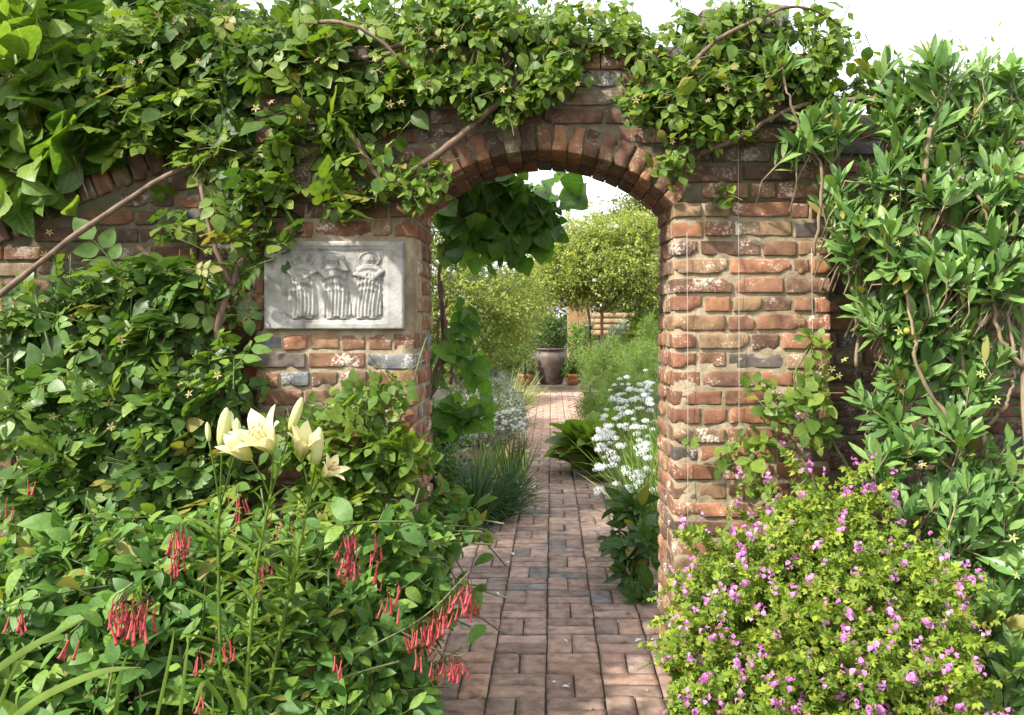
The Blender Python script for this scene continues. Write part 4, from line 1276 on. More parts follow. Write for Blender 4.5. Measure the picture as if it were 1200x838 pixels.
leafy(spray, [(405, 505, 3.33, 16, 16, 0.04), (476, 495, 3.34, 10, 10, 0.03), (395, 520, 3.33, 14, 8, 0.03)], 6, VINE, M_YOUNG, L=0.10, K=5, size=(0.05, 0.07), seed=108, sag=0.2, face=(0, -0.7, 0.6))

# --- vine on the sunlit pier
pv = thing("pier_vine", "small bright green vine climbing across the foot of the sunlit pier", "vine", at(950, 600, 3.5))
for c in ([(985, 620, 3.48), (950, 560, 3.5), (900, 520, 3.52), (860, 545, 3.54), (815, 545, 3.55)], [(1000, 560, 3.45), (965, 500, 3.45), (930, 450, 3.46), (955, 395, 3.46)], [(950, 560, 3.5), (910, 480, 3.5), (885, 470, 3.52)]):
    tube("stem", pts3(c), 0.006, 0.003, M_TWIG, pv, n=18, wob=0.003)
blobs = [(955, 440, 3.42, 30, 30, 0.08), (930, 475, 3.42, 38, 26, 0.08), (960, 500, 3.40, 42, 24, 0.08), (885, 520, 3.48, 32, 26, 0.05), (890, 560, 3.48, 24, 22, 0.05), (840, 540, 3.52, 26, 12, 0.03), (955, 385, 3.44, 18, 18, 0.04), (900, 455, 3.48, 26, 18, 0.05), (810, 510, 3.54, 8, 10, 0.02)]
leafy(pv, blobs, 38, VINE, M_VINE, L=0.15, K=6, size=(0.05, 0.085), seed=109, dirs=dict(out=0.5, up=0.25, cam=0.5, rnd=0.5), sag=0.15, alpha=0.95, face=(-0.15, -0.6, 0.7), jit=0.35)
dots(pv, [STAR], pts3([(990, 422, 3.28), (975, 432, 3.28), (962, 428, 3.28), (983, 440, 3.28), (940, 462, 3.3)]), (0.014, 0.02), M_STARG, "flower", rs, nrm=(0, -0.8, 0.2))

# --- tall evergreen shrub on the right
ever = thing("evergreen_shrub", "tall evergreen shrub with long glossy leaves filling the side beside the sunlit pier", "shrub", at(1150, 838, 3.2))
stems = [([(1195, 900, 3.2), (1200, 700, 3.2), (1205, 520, 3.2), (1195, 330, 3.25), (1180, 200, 3.3)], 0.024, 0.010), ([(1160, 900, 3.3), (1160, 640, 3.3), (1150, 500, 3.28), (1125, 410, 3.28), (1120, 330, 3.28)], 0.016, 0.008),
         ([(1152, 510, 3.28), (1115, 495, 3.25), (1085, 450, 3.22), (1070, 390, 3.22), (1060, 330, 3.25)], 0.009, 0.005), ([(1090, 900, 3.45), (1085, 720, 3.45), (1068, 580, 3.45), (1045, 520, 3.45), (1040, 420, 3.42)], 0.024, 0.010),
         ([(1004, 430, 3.5), (1003, 370, 3.5), (1005, 330, 3.5), (985, 300, 3.48)], 0.007, 0.006), ([(1170, 350, 3.22), (1150, 380, 3.22), (1165, 300, 3.25), (1190, 420, 3.2)], 0.006, 0.006), ([(1155, 500, 3.3), (1180, 470, 3.25), (1190, 430, 3.22)], 0.008, 0.005),
         ([(1110, 600, 3.4), (1125, 500, 3.4), (1110, 420, 3.4), (1100, 330, 3.36), (1085, 230, 3.3), (1090, 150, 3.28)], 0.016, 0.008), ([(1085, 235, 3.3), (1130, 210, 3.25), (1160, 260, 3.2)], 0.009, 0.005), ([(955, 300, 3.42), (962, 200, 3.42), (930, 130, 3.42), (915, 75, 3.42)], 0.007, 0.004), ([(1040, 420, 3.42), (1010, 320, 3.4), (985, 260, 3.4)], 0.008, 0.005),
         ([(1190, 240, 3.3), (1150, 270, 3.3), (1110, 230, 3.3)], 0.010, 0.006), ([(1200, 430, 3.2), (1175, 400, 3.2), (1165, 340, 3.2), (1170, 290, 3.22)], 0.009, 0.006)]
for c, a, b in stems:
    tube("stem", pts3(c), a, b, M_WOODY, ever, n=22, wob=0.004)
blobs = [(985, 260, 3.42, 30, 50, 0.08), (1010, 270, 3.40, 36, 55, 0.10), (1050, 130, 3.42, 40, 32, 0.10), (1060, 200, 3.38, 55, 50, 0.14), (1110, 120, 3.38, 48, 42, 0.14, 1.1), (1170, 150, 3.35, 50, 55, 0.16), (1120, 210, 3.30, 60, 50, 0.15), (1170, 250, 3.25, 50, 55, 0.15),
         (1060, 290, 3.32, 55, 45, 0.13), (1130, 310, 3.25, 60, 45, 0.15), (1185, 330, 3.2, 30, 50, 0.12), (1050, 370, 3.36, 48, 34, 0.10), (1110, 380, 3.30, 50, 30, 0.10), (1165, 400, 3.25, 40, 30, 0.1, 0.6), (1020, 340, 3.42, 25, 40, 0.06), (970, 150, 3.40, 32, 30, 0.06), (935, 160, 3.42, 12, 25, 0.04), (912, 75, 3.42, 12, 24, 0.04),
         (1040, 470, 3.38, 40, 36, 0.10, 0.8), (1060, 525, 3.30, 40, 30, 0.08), (1130, 520, 3.26, 50, 36, 0.12, 0.8), (1110, 590, 3.22, 55, 40, 0.14), (1170, 570, 3.2, 36, 45, 0.12), (1150, 640, 3.2, 50, 45, 0.14), (1185, 700, 3.15, 30, 50, 0.12, 0.7), (1100, 660, 3.25, 36, 26, 0.1)]
P, u, fr = leafy(ever, blobs + [(1095, 80, 3.35, 30, 26, 0.08, 0.7), (1050, 75, 3.42, 14, 22, 0.05, 0.6), (1150, 92, 3.35, 26, 20, 0.08, 0.7), (1185, 105, 3.3, 20, 30, 0.08, 0.7), (1250, 250, 3.3, 50, 110, 0.2, 0.6), (1250, 480, 3.3, 50, 110, 0.2, 0.6), (1190, 790, 3.0, 36, 40, 0.12, 0.9), (1150, 740, 3.1, 34, 34, 0.1, 0.8), (1130, 440, 3.3, 50, 40, 0.08, 0.8), (1060, 430, 3.35, 40, 40, 0.08, 0.8)], 520, LANCE, M_EVER, L=0.15, K=10, size=(0.080, 0.140), seed=110, dirs=dict(out=0.35, up=0.85, cam=0.25, rnd=0.42), sag=0.02, alpha=0.78, start=0.30, face=(-0.3, -0.5, 0.7), jit=0.25, droop=0.0, taper=0.35, ext=1.0, twig_mat=M_WOODY, twig_r=(0.004, 0.0025), single_max=300)
re_ = np.random.default_rng(77)
sp = P[re_.choice(len(P), 46, replace=False)] + np.stack([re_.normal(0, 0.03, 46), np.full(46, -0.10), re_.normal(-0.02, 0.03, 46)], 1)
dots(ever, [STAR], sp, (0.013, 0.021), M_STARG, "flower", re_, nrm=(0, -0.8, 0.3))
FRUIT = lathe([(0.02, 0), (0.34, 0.12), (0.48, 0.42), (0.40, 0.78), (0.16, 0.97), (0.02, 1.0)], 8)
for (px, py) in ((1064, 392),):
    single("fruit", FRUIT, frame1(at(px, py, 3.16), (0.5, -0.4, 0.2), (0.4, -0.3, 1), 0.026), M_FRUIT, ever)

# --- coral flowered bushes along the foot of the left side
def trumpet_cluster(root, anchor, n, spread, length, seed, tilt=(0, 0)):
    """hanging trumpets on short stalks under one arching stalk"""
    r = np.random.default_rng(seed)
    anchor = np.asarray(anchor)
    cl = bpy.data.objects.new("flower_cluster", None); cl.empty_display_size = 0.05
    link(cl, root); cl.location = anchor - off(root)
    fr_, paths = [], []
    n = int(n * 1.15)
    for k in range(n):
        p = np.array([r.uniform(-1, 1) * spread[0], r.uniform(-1, 1) * spread[1], 0])
        p[2] = (r.uniform(-1, 1)) * spread[2] + tilt[0] * p[0]
        d = unit(np.array([r.normal(0, 0.2), r.normal(0, 0.2), 1.0]))
        x = unit(np.cross(d, (0.2, 1, 0))); y = np.cross(d, x)
        s = length * r.uniform(0.55, 1.0)
        M = np.eye(4); M[:3, 0] = x * s; M[:3, 1] = y * s; M[:3, 2] = d * s; M[:3, 3] = p
        ob = bpy.data.objects.new("flower", TRUMPET[r.integers(2)].mesh("flower", M_RED)); link(ob, cl)
        ob.matrix_basis = Matrix(M.tolist())
        top = np.array([p[0] * 0.6, p[1] * 0.6, p[2] + length * 0.45])
        paths.append(np.stack([top, top * 0.5 + p * 0.5 + [0, 0, 0.006], p + [0, 0, 0.002], p]))
    V = np.array(paths)
    o = twigs("stalk", V + off(root) * 0, 0.0013, 0.001, M_YOUNG, None)
    o.parent = cl


def bushy(label, base, blobs, n, seed, lab_group, single_max=300, mat=None):
    b = thing("flowering_bush", label, "bush", base, lab_group)
    leafy(b, blobs, n, BUSHY, mat or M_FUCHSIA, L=0.30, K=9, size=(0.062, 0.118), seed=seed, dirs=dict(out=0.45, up=0.55, cam=0.4, rnd=0.4), sag=0.12, alpha=1.0, opposite=True, face=(-0.15, -0.5, 0.8), jit=0.33, droop=0.12, single_max=single_max, twig_r=(0.004, 0.0016))
    return b


GB = "coral flowered bushes below the plaque side"
b1 = bushy("coral flowered bush in the bottom corner behind the long grass blades", at(60, 1050, 2.75), [(40, 640, 3.0, 85, 60, 0.2), (130, 640, 3.0, 80, 55, 0.2), (30, 740, 2.75, 90, 70, 0.22), (140, 740, 2.75, 90, 70, 0.22), (60, 830, 2.6, 110, 60, 0.22)], 335, 201, GB)
b2 = bushy("coral flowered bush behind and around the lily stems", at(290, 1050, 2.8), [(220, 640, 3.0, 75, 55, 0.2), (300, 640, 3.05, 70, 55, 0.18), (240, 740, 2.8, 85, 75, 0.22), (340, 740, 2.8, 80, 70, 0.22), (280, 830, 2.65, 110, 60, 0.22), (370, 640, 3.05, 50, 50, 0.16)], 335, 202, GB)
b3 = bushy("coral flowered bush leaning over the path edge", at(440, 1050, 2.95), [(440, 640, 3.1, 65, 45, 0.16), (420, 720, 2.95, 70, 65, 0.2), (480, 690, 3.1, 46, 48, 0.14), (450, 800, 2.85, 55, 60, 0.18), (390, 820, 2.75, 70, 55, 0.2), (500, 625, 3.3, 38, 34, 0.1), (535, 590, 3.55, 26, 26, 0.06, 0.7), (520, 560, 3.55, 20, 20, 0.05, 0.6)], 312, 203, GB)
for root, px, py, Y, n, sp_, ln, sd in ((b1, 155, 715, 2.42, 46, (0.068, 0.03, 0.032), 0.062, 1), (b2, 213, 628, 2.6, 14, (0.03, 0.02, 0.018), 0.058, 2), (b2, 208, 655, 2.6, 8, (0.018, 0.02, 0.02), 0.055, 3), (b1, 15, 725, 2.45, 5, (0.03, 0.02, 0.02), 0.06, 4),
                                        (b1, 38, 565, 2.75, 2, (0.01, 0.01, 0.01), 0.06, 5), (b1, 15, 595, 2.7, 2, (0.02, 0.01, 0.02), 0.05, 6), (b2, 262, 760, 2.4, 5, (0.04, 0.02, 0.03), 0.055, 7), (b2, 235, 770, 2.4, 3, (0.02, 0.02, 0.02), 0.06, 8), (b2, 232, 812, 2.35, 2, (0.02, 0.02, 0.02), 0.055, 9),
                                        (b2, 305, 670, 2.62, 12, (0.03, 0.02, 0.05), 0.05, 10), (b2, 280, 590, 2.75, 8, (0.03, 0.02, 0.04), 0.055, 19), (b3, 425, 640, 2.72, 22, (0.06, 0.03, 0.06), 0.065, 11), (b3, 405, 655, 2.72, 8, (0.03, 0.03, 0.05), 0.06, 12), (b3, 458, 700, 2.72, 7, (0.03, 0.02, 0.05), 0.06, 13),
                                        (b3, 395, 780, 2.55, 4, (0.02, 0.02, 0.03), 0.05, 15), (b3, 527, 778, 2.78, 16, (0.055, 0.02, 0.012), 0.06, 14), (b2, 330, 610, 2.75, 4, (0.03, 0.02, 0.04), 0.055, 20), (b1, 85, 755, 2.42, 3, (0.03, 0.02, 0.02), 0.055, 21)):
    trumpet_cluster(root, at(px, py, Y), n, sp_, ln, sd)
# the long arching flower stalk over the path
stalk_pts = smooth_path(pts3([(395, 790, 2.75), (430, 760, 2.75), (470, 740, 2.76), (510, 712, 2.78), (545, 675, 2.8), (552, 668, 2.8)]), 20)
tube("stalk", stalk_pts[::3], 0.004, 0.002, M_TWIG, b3, n=18)
tube("stalk", pts3([(470, 740, 2.76), (500, 756, 2.76), (530, 768, 2.77), (545, 767, 2.77)]), 0.0025, 0.0015, M_TWIG, b3, n=12)
for k, (px, py, nn) in enumerate(((478, 738, 5), (495, 738, 8), (510, 730, 9), (522, 718, 6), (535, 700, 6), (548, 690, 7), (552, 702, 5), (490, 765, 4))):
    trumpet_cluster(b3, at(px, py, 2.76), nn, (0.024, 0.018, 0.02), 0.062, 60 + k)

# --- lilies
def petal(open_, L=0.135, wd=0.050, seed=0):
    n, m = 9, 4
    V, F, U = [], [], []
    for i in range(n + 1):
        t = i / n
        th = 0.18 + open_ * (0.35 + 1.9 * max(0, t - 0.35) ** 1.4)          # angle from the flower's axis
        if i == 0: pr_, pz = 0.006, 0.0
        else:
            pr_ += math.sin(th) * L / n; pz += math.cos(th) * L / n
        w_ = wd * 0.5 * math.sin(math.pi * (0.07 + 0.93 * t) ** 0.85) ** 0.8 if t < 1 else 0.0008
        for j in range(m + 1):
            s = (j / m - 0.5) * 2
            cup = 0.28 * w_ * (s * s) * (1 - 0.5 * open_)
            ruff = 0.0025 * math.sin(t * 14 + s * 2 + seed) * abs(s) * t
            V.append((pr_ - cup * math.cos(th) + ruff, s * w_, pz + cup * math.sin(th) + ruff)); U.append((s, t))
    for i in range(n):
        for j in range(m):
            a = i * (m + 1) + j; F.append([a, a + 1, a + m + 2, a + m + 1])
    return Proto(V, F, U)


PET = {}
def lily_flower(root, pos, axis, open_, seed, scale=1.0):
    r = np.random.default_rng(seed)
    fl = bpy.data.objects.new("flower", None); fl.empty_display_size = 0.03; link(fl, root); fl.location = pos - off(root)
    z = unit(axis); x = unit(np.cross(z, (0.3, 0.9, 0.1))); y = np.cross(z, x)
    B = np.stack([x, y, z], 1)
    for k in range(6):
        key = (round(open_, 2), k % 2)
        if key not in PET: PET[key] = petal(open_ * (1.0 if k % 2 else 0.9), wd=0.062 if k % 2 else 0.048, seed=k)
        a = k * math.pi / 3 + r.normal(0, 0.06)
        R_ = np.array([[math.cos(a), -math.sin(a), 0], [math.sin(a), math.cos(a), 0], [0, 0, 1]])
        Mx = np.eye(4); Mx[:3, :3] = B @ R_ * scale * r.uniform(0.92, 1.05)
        ob = bpy.data.objects.new("petal", PET[key].mesh("petal", M_LILY)); link(ob, fl); ob.matrix_basis = Matrix(Mx.tolist())
    if open_ > 0.5:
        for k in range(6):
            a = k * math.pi / 3 + 0.4
            d = unit(z * 1.0 + (x * math.cos(a) + y * math.sin(a)) * 0.22)
            p = tube_proto([np.zeros(3), d * 0.045, d * 0.092 * scale], [0.0012, 0.001, 0.0008], 5)
            q_ = tube_proto([d * 0.092 * scale - y * 0.007, d * 0.094 * scale, d * 0.092 * scale + y * 0.007], [0.001, 0.0022, 0.001], 5)
            pr2 = merge_protos([(p, IDF), (q_, IDF)])
            ob = bpy.data.objects.new("stamen", pr2.mesh("stamen", M_ANTHER)); link(ob, fl)


BUDP = lathe([(0.02, 0), (0.10, 0.04), (0.155, 0.22), (0.175, 0.45), (0.165, 0.66), (0.12, 0.85), (0.05, 0.97), (0.01, 1.0)], 9)
def lily_bud(root, pos, axis, length, fat=1.0):
    z = unit(axis); x = unit(np.cross(z, (0.2, 1, 0.1))); y = np.cross(z, x)
    F_ = np.zeros((3, 4)); F_[:, 0] = x * length * fat; F_[:, 1] = y * length * fat; F_[:, 2] = z * length; F_[:, 3] = pos
    single("bud", BUDP, F_, M_BUD, root)


def lily_stem(label, ctrl, seed, nleaf, heads):
    r = np.random.default_rng(seed)
    c = pts3(ctrl)
    L_ = thing("lily", label, "lily", c[0], "cream lilies before the plaque pier")
    tube("stem", c, 0.0062, 0.004, M_LILYL, L_, n=24)
    p = smooth_path(c, 80); tan = unit(np.gradient(p, axis=0))
    for k in range(nleaf):
        t = 0.02 + 0.95 * (k + r.uniform(-0.3, 0.3)) / nleaf
        i = int(np.clip(t * (len(p) - 1), 0, len(p) - 1))
        a = k * 2.399
        e1 = unit(np.cross(tan[i], (0.1, 1, 0.0))); e2 = np.cross(tan[i], e1)
        sd = e1 * math.cos(a) + e2 * math.sin(a)
        d = unit(tan[i] * r.uniform(0.45, 0.9) + sd)
        sz = r.uniform(0.10, 0.155) * (1.0 if t < 0.8 else 0.75)
        single("leaf", NARROW[r.integers(2)], frame1(p[i], d, unit(tan[i] + r.normal(0, 0.15, 3)), sz), M_LILYL, L_)
    for (kind, px, py, Y, ax, a1, a2) in heads:
        q_ = at(px, py, Y)
        base = p[-1]
        tube("pedicel", [base - tan[-1] * 0.02, (base + q_) / 2 + np.array([0, 0, -0.004]), q_], 0.003, 0.0028, M_LILYL, L_, n=8, sides=5)
        if kind == 'b': lily_bud(L_, q_, ax, a1, a2)
        else: lily_flower(L_, q_, ax, a1, int(px), a2)
    return L_


lily_stem("lily stem with closed cream buds, farthest from the arch", [(262, 900, 2.62), (258, 760, 2.62), (256, 640, 2.62), (258, 585, 2.62)], 1, 46,
          [('b', 260, 526, 2.6, (0.15, -0.1, 1), 0.125, 0.9), ('b', 279, 523, 2.6, (-0.02, -0.1, 1), 0.085, 0.9), ('b', 245, 518, 2.62, (-0.1, 0, 1), 0.06, 0.8)])
lily_stem("lily stem with a wide open cream flower", [(285, 900, 2.58), (292, 760, 2.58), (302, 660, 2.58), (318, 575, 2.58)], 2, 50,
          [('f', 320, 528, 2.56, (-0.35, -0.55, 0.72), 0.74, 1.0), ('f', 294, 538, 2.56, (-0.5, -0.3, 0.55), 0.42, 0.8), ('b', 340, 505, 2.6, (0.35, 0, 1), 0.105, 0.8)])
lily_stem("lily stem with curling cream petals, nearest the arch", [(300, 900, 2.66), (325, 760, 2.66), (345, 670, 2.64), (364, 575, 2.62)], 3, 44,
          [('f', 352, 535, 2.62, (0.25, -0.40, 0.75), 0.42, 0.85), ('b', 370, 545, 2.6, (0.12, -0.1, 1), 0.115, 0.9), ('f', 378, 558, 2.6, (0.75, -0.2, 0.6), 0.85, 0.6)])
lily_stem("flowerless lily stem between the flowering ones", [(310, 900, 2.7), (325, 780, 2.72), (338, 700, 2.74), (340, 640, 2.76)], 4, 44, [])

# --- long grass blades in the bottom corner
gb = thing("grass_clump", "few long arching grass blades in the bottom corner", "grass", at(-20, 1000, 2.3))
for c, w_ in (([(-30, 900, 2.3), (30, 830, 2.3), (110, 790, 2.28), (165, 782, 2.26)], 0.010), ([(-40, 820, 2.3), (0, 782, 2.3), (50, 750, 2.3), (100, 725, 2.3)], 0.010), ([(-20, 880, 2.3), (10, 800, 2.3), (30, 765, 2.3), (42, 745, 2.32)], 0.006), ([(130, 900, 2.35), (140, 800, 2.35), (150, 765, 2.36)], 0.006), ([(170, 900, 2.4), (195, 790, 2.4), (205, 735, 2.42)], 0.005), ([(205, 900, 2.4), (215, 800, 2.4), (222, 740, 2.42)], 0.005), ([(265, 830, 2.45), (240, 800, 2.4), (225, 835, 2.38)], 0.007), ([(290, 860, 2.45), (270, 805, 2.4), (262, 790, 2.4)], 0.007)):
    p = smooth_path(pts3(c), 18); n = len(p)
    w = w_ * np.sin(np.linspace(0.5, math.pi, n)) ** 0.7
    tn = unit(np.gradient(p, axis=0)); sd = unit(np.cross(tn, np.array([0.1, -1.0, 0.45])))
    V = np.stack([p - sd * w[:, None], p + np.array([0, -0.002, -0.003]), p + sd * w[:, None]], 1).reshape(-1, 3) - off(gb)
    f = []
    for i in range(n - 1):
        for j in range(2): f.append([i * 3 + j, i * 3 + j + 1, i * 3 + j + 4, i * 3 + j + 3])
    pr = Proto(V, f, [(j - 1, i / n) for i in range(n) for j in range(3)])
    link(bpy.data.objects.new("blade", pr.mesh("blade", M_LILYL)), gb)

# --- pink flowered bush at the foot of the sunlit pier
pb = thing("flowering_bush", "fine-leaved bush covered in pink pea flowers before the sunlit pier", "bush", at(970, 1050, 2.85))
blobs = [(960, 640, 3.15, 90, 60, 0.22, 1.1), (880, 680, 3.0, 80, 60, 0.24), (1000, 690, 2.95, 95, 60, 0.26), (1075, 690, 3.0, 60, 60, 0.24, 0.9), (840, 750, 2.95, 66, 60, 0.22), (930, 770, 2.75, 90, 70, 0.26, 1.1), (1030, 780, 2.75, 90, 70, 0.26, 1.1), (1110, 770, 2.85, 52, 60, 0.22, 0.8),
         (850, 815, 2.75, 70, 50, 0.2), (960, 850, 2.6, 110, 50, 0.24), (1080, 850, 2.65, 80, 45, 0.22), (985, 580, 3.25, 45, 26, 0.12), (925, 610, 3.2, 45, 26, 0.12), (820, 690, 3.1, 30, 40, 0.12, 0.7)]
rngp = np.random.default_rng(301)
P, u = blob_points(blobs, 2300, rngp, 0.45)
D = directions(u, rngp, out=0.5, up=0.6, cam=0.3, rnd=0.5); P = P + D * (rngp.random((len(P), 1)) ** 4) * 0.22
fr, tw = shoots(P, D, rngp.choice([0.14, 0.18, 0.30], len(P), p=[0.5, 0.35, 0.15]), 13, rngp, sag=0.12, size=(0.016, 0.031), alpha=1.0, face=(-0.15, -0.4, 0.85), jit=0.45, start=0.1)
scatter(pb, TINY3, fr, M_PINKL, single_max=0, rng=rngp)
twigs("twig", tw, 0.002, 0.0009, M_TWIG, pb)
# flowers stand at the outside of the bush, where shoots end
yv = P[:, 1]; px_ = VX + P[:, 0] / yv * FOC; py_ = VY - (P[:, 2] - EYE) / yv * FOC
best = {}
for i in np.argsort(yv):
    k = (int(px_[i] // 17), int(py_[i] // 17))
    if k not in best and py_[i] < 860: best[k] = i
ids = rngp.permutation(list(best.values()))[:190]
fpts = P[ids] + np.array([0, -0.02, 0.015])
for p_ in fpts:
    n_ = unit(np.array([rngp.normal(0, 0.3), rngp.normal(-0.15, 0.25), 1.0])); d_ = unit(np.cross(n_, rngp.normal(size=3)))
    single("flower", PEASPRAY[rngp.integers(4)], frame1(p_, d_, n_, rngp.uniform(0.021, 0.035)), M_PINK, pb)

# ------------------------------------------------------------------ the garden beyond the arch
# --- climber with big heart leaves just behind the gateway
hc = thing("heart_leaf_climber", "climber with big dark heart leaves hanging behind the arch", "climber", at(505, 560, 4.4))
for c in ([(480, 620, 4.35), (498, 480, 4.35), (520, 400, 4.36), (515, 320, 4.36), (540, 260, 4.36), (600, 230, 4.4)], [(516, 330, 4.36), (520, 370, 4.34), (530, 420, 4.32), (528, 450, 4.32)], [(498, 480, 4.35), (518, 430, 4.33), (512, 390, 4.33), (524, 350, 4.33)]):
    tube("stem", pts3(c), 0.012, 0.006, M_CANE, hc, n=20, wob=0.004)
blobs = [(545, 255, 4.42, 45, 42, 0.14), (595, 262, 4.45, 48, 36, 0.14), (625, 235, 4.45, 30, 26, 0.10), (590, 220, 4.38, 45, 16, 0.08), (545, 205, 4.45, 50, 22, 0.1), (640, 262, 4.5, 14, 22, 0.06), (660, 208, 4.45, 32, 8, 0.06)]
leafy(hc, blobs, 84, HEART, M_HEART, L=0.2, K=5, size=(0.075, 0.15), seed=401, dirs=dict(out=0.6, up=-0.3, cam=0.3, rnd=0.5), sag=0.3, alpha=0.9, face=(-0.1, -0.75, 0.5), jit=0.32, droop=0.45)
blobs = [(545, 375, 4.38, 26, 20, 0.08), (530, 410, 4.36, 26, 24, 0.08), (520, 460, 4.34, 20, 28, 0.08), (550, 475, 4.34, 26, 22, 0.08), (565, 425, 4.40, 22, 12, 0.05), (510, 500, 4.34, 12, 18, 0.05)]
leafy(hc, blobs, 26, HEART, M_HEART, L=0.16, K=4, size=(0.075, 0.125), seed=402, dirs=dict(out=0.6, up=0.1, cam=0.3, rnd=0.5, side=0.4), sag=0.25, alpha=0.9, face=(-0.1, -0.75, 0.55), jit=0.35, droop=0.35)


def clump(name, label, cat, base, n, protos, mat, size, spread, seed, lean=0.35, single_max=0, group=None, part='leaf', wide=1.0, lift=0.0, droopy=0.3):
    """basal clump: blades or leaves that fan out of the ground"""
    r = np.random.default_rng(seed)
    t_ = thing(name, label, cat, base, group)
    a = r.uniform(0, 2 * math.pi, n); q = np.sqrt(r.random(n))
    pos = np.stack([np.cos(a) * q * spread[0], np.sin(a) * q * spread[1], np.full(n, 0.0)], 1)
    d = np.stack([np.cos(a) * q * lean, np.sin(a) * q * lean, np.ones(n)], 1) + r.normal(0, lean * 0.4, (n, 3))
    pos[:, 2] += lift * r.random(n)
    nr = unit(np.stack([-np.cos(a) * 0.2, -np.sin(a) * 0.2 - 0.4, np.full(n, 0.6)], 1) + r.normal(0, 0.3, (n, 3)))
    nr = unit(np.stack([-np.cos(a), -np.sin(a), np.full(n, droopy)], 1) + r.normal(0, 0.25, (n, 3)))
    s = r.uniform(size[0], size[1], n)
    fr = frames(pos + np.asarray(base), d, nr, s, np.full(n, wide))
    scatter(t_, protos, fr, mat, part=part, single_max=single_max, rng=r)
    return t_, r


def cloud(name, label, cat, base, blobs, n, protos, mat, size, seed, K=8, L=0.2, dirs=None, group=None, part=None, twig_r=(0.003, 0.001), **kw):
    t_ = thing(name, label, cat, base, group)
    rng = np.random.default_rng(seed)
    P, u = blob_points(blobs, n, rng, kw.pop('shell', 0.5))
    D = directions(u, rng, **(dirs or dict(out=0.5, up=0.6, cam=0.1, rnd=0.4)))
    fr, tw = shoots(P, D, L, K, rng, size=size, **kw)
    kind = rng.integers(0, len(protos), len(fr))
    ob = batch(part or 'foliage', [(protos[k], fr[kind == k]) for k in range(len(protos))], mat, t_, rng=rng); ob["kind"] = "stuff"
    twigs('twig', tw, twig_r[0], twig_r[1], M_TWIG, t_)
    return t_, P, rng


# --- left border along the path
bg, r_ = clump("grass_clump", "blue-green grassy clump at the path's edge behind the plaque pier", "grass", at(556, 600, 6.9) * [1, 1, 0], 1000, BLADE, M_BLUEGRASS, (0.26, 0.50), (0.30, 0.5), 501, lean=0.7, part='blade', wide=0.6)
sd, r_ = clump("sedum", "low sedum with dark brown flower heads spilling onto the path edge", "sedum", (-0.36, 7.6, 0), 60, BUSHY, M_SHADE, (0.06, 0.11), (0.16, 0.25), 502, lean=1.0, lift=0.22)
for (px, py) in ((584, 508), (596, 503), (602, 513), (609, 522), (616, 524), (590, 520), (575, 515), (605, 528)):
    q_ = at(px, py, 7.3)
    single("flower_head", UMBEL[0], frame1(q_, (1, 0, 0), (0, -0.3, 1), 0.040), M_SEDUM, sd)
    tube("stem", [np.array([-0.36, 7.6, 0.0]), (q_ + np.array([-0.36, 7.6, 0])) / 2 + [0, 0, 0.05], q_], 0.004, 0.003, M_TWIG, sd, n=8, sides=5)
art, P, r_ = cloud("silver_shrub", "silvery white-leaved shrub in the border left of the path", "shrub", (-0.85, 9.6, 0), [(580, 470, 9.6, 38, 34, 0.45), (560, 440, 10.2, 45, 34, 0.4), (605, 480, 9.4, 16, 24, 0.3), (540, 490, 9.3, 40, 30, 0.3)], 700, SMALL, M_SILVER, (0.030, 0.055), 503, K=9, L=0.22)
wf = thing("white_flower_clump", "small white flowers hugging the path edge below the silvery shrub", "flowers", (-0.5, 8.6, 0))
rr_ = np.random.default_rng(504)
for k in range(60):
    q_ = at(rr_.uniform(560, 618), rr_.uniform(478, 504), rr_.uniform(8.2, 9.0))
    single("flower", UMBEL[k % 2], frame1(q_, (1, 0, 0), (0, -0.4, 1), rr_.uniform(0.012, 0.028)), M_WHITE, wf)
b_ = batch("stem", [(BLADE[0], frames(np.stack([rr_.uniform(-0.75, -0.25, 80), rr_.uniform(8.2, 9.0, 80), np.zeros(80)], 1), rr_.normal(0, 0.25, (80, 3)) + [0, 0, 1], np.tile([0, -1.0, 0.2], (80, 1)), rr_.uniform(0.3, 0.5, 80)))], M_FEATHER, wf); b_["kind"] = "stuff"
pg, r_ = clump("ornamental_grass", "pale straw-green ornamental grass arching beside the far path", "grass", (-0.78, 13.2, 0), 420, BLADE, M_PALEGRASS, (0.5, 0.95), (0.25, 0.5), 505, lean=0.38, part='blade', wide=0.55)
pg2, r_ = clump("ornamental_grass", "silver-green grass clump in front of the pale ornamental grass", "grass", (-0.80, 11.2, 0), 300, BLADE, M_SILVER, (0.4, 0.75), (0.3, 0.4), 506, lean=0.5, part='blade', wide=0.6)

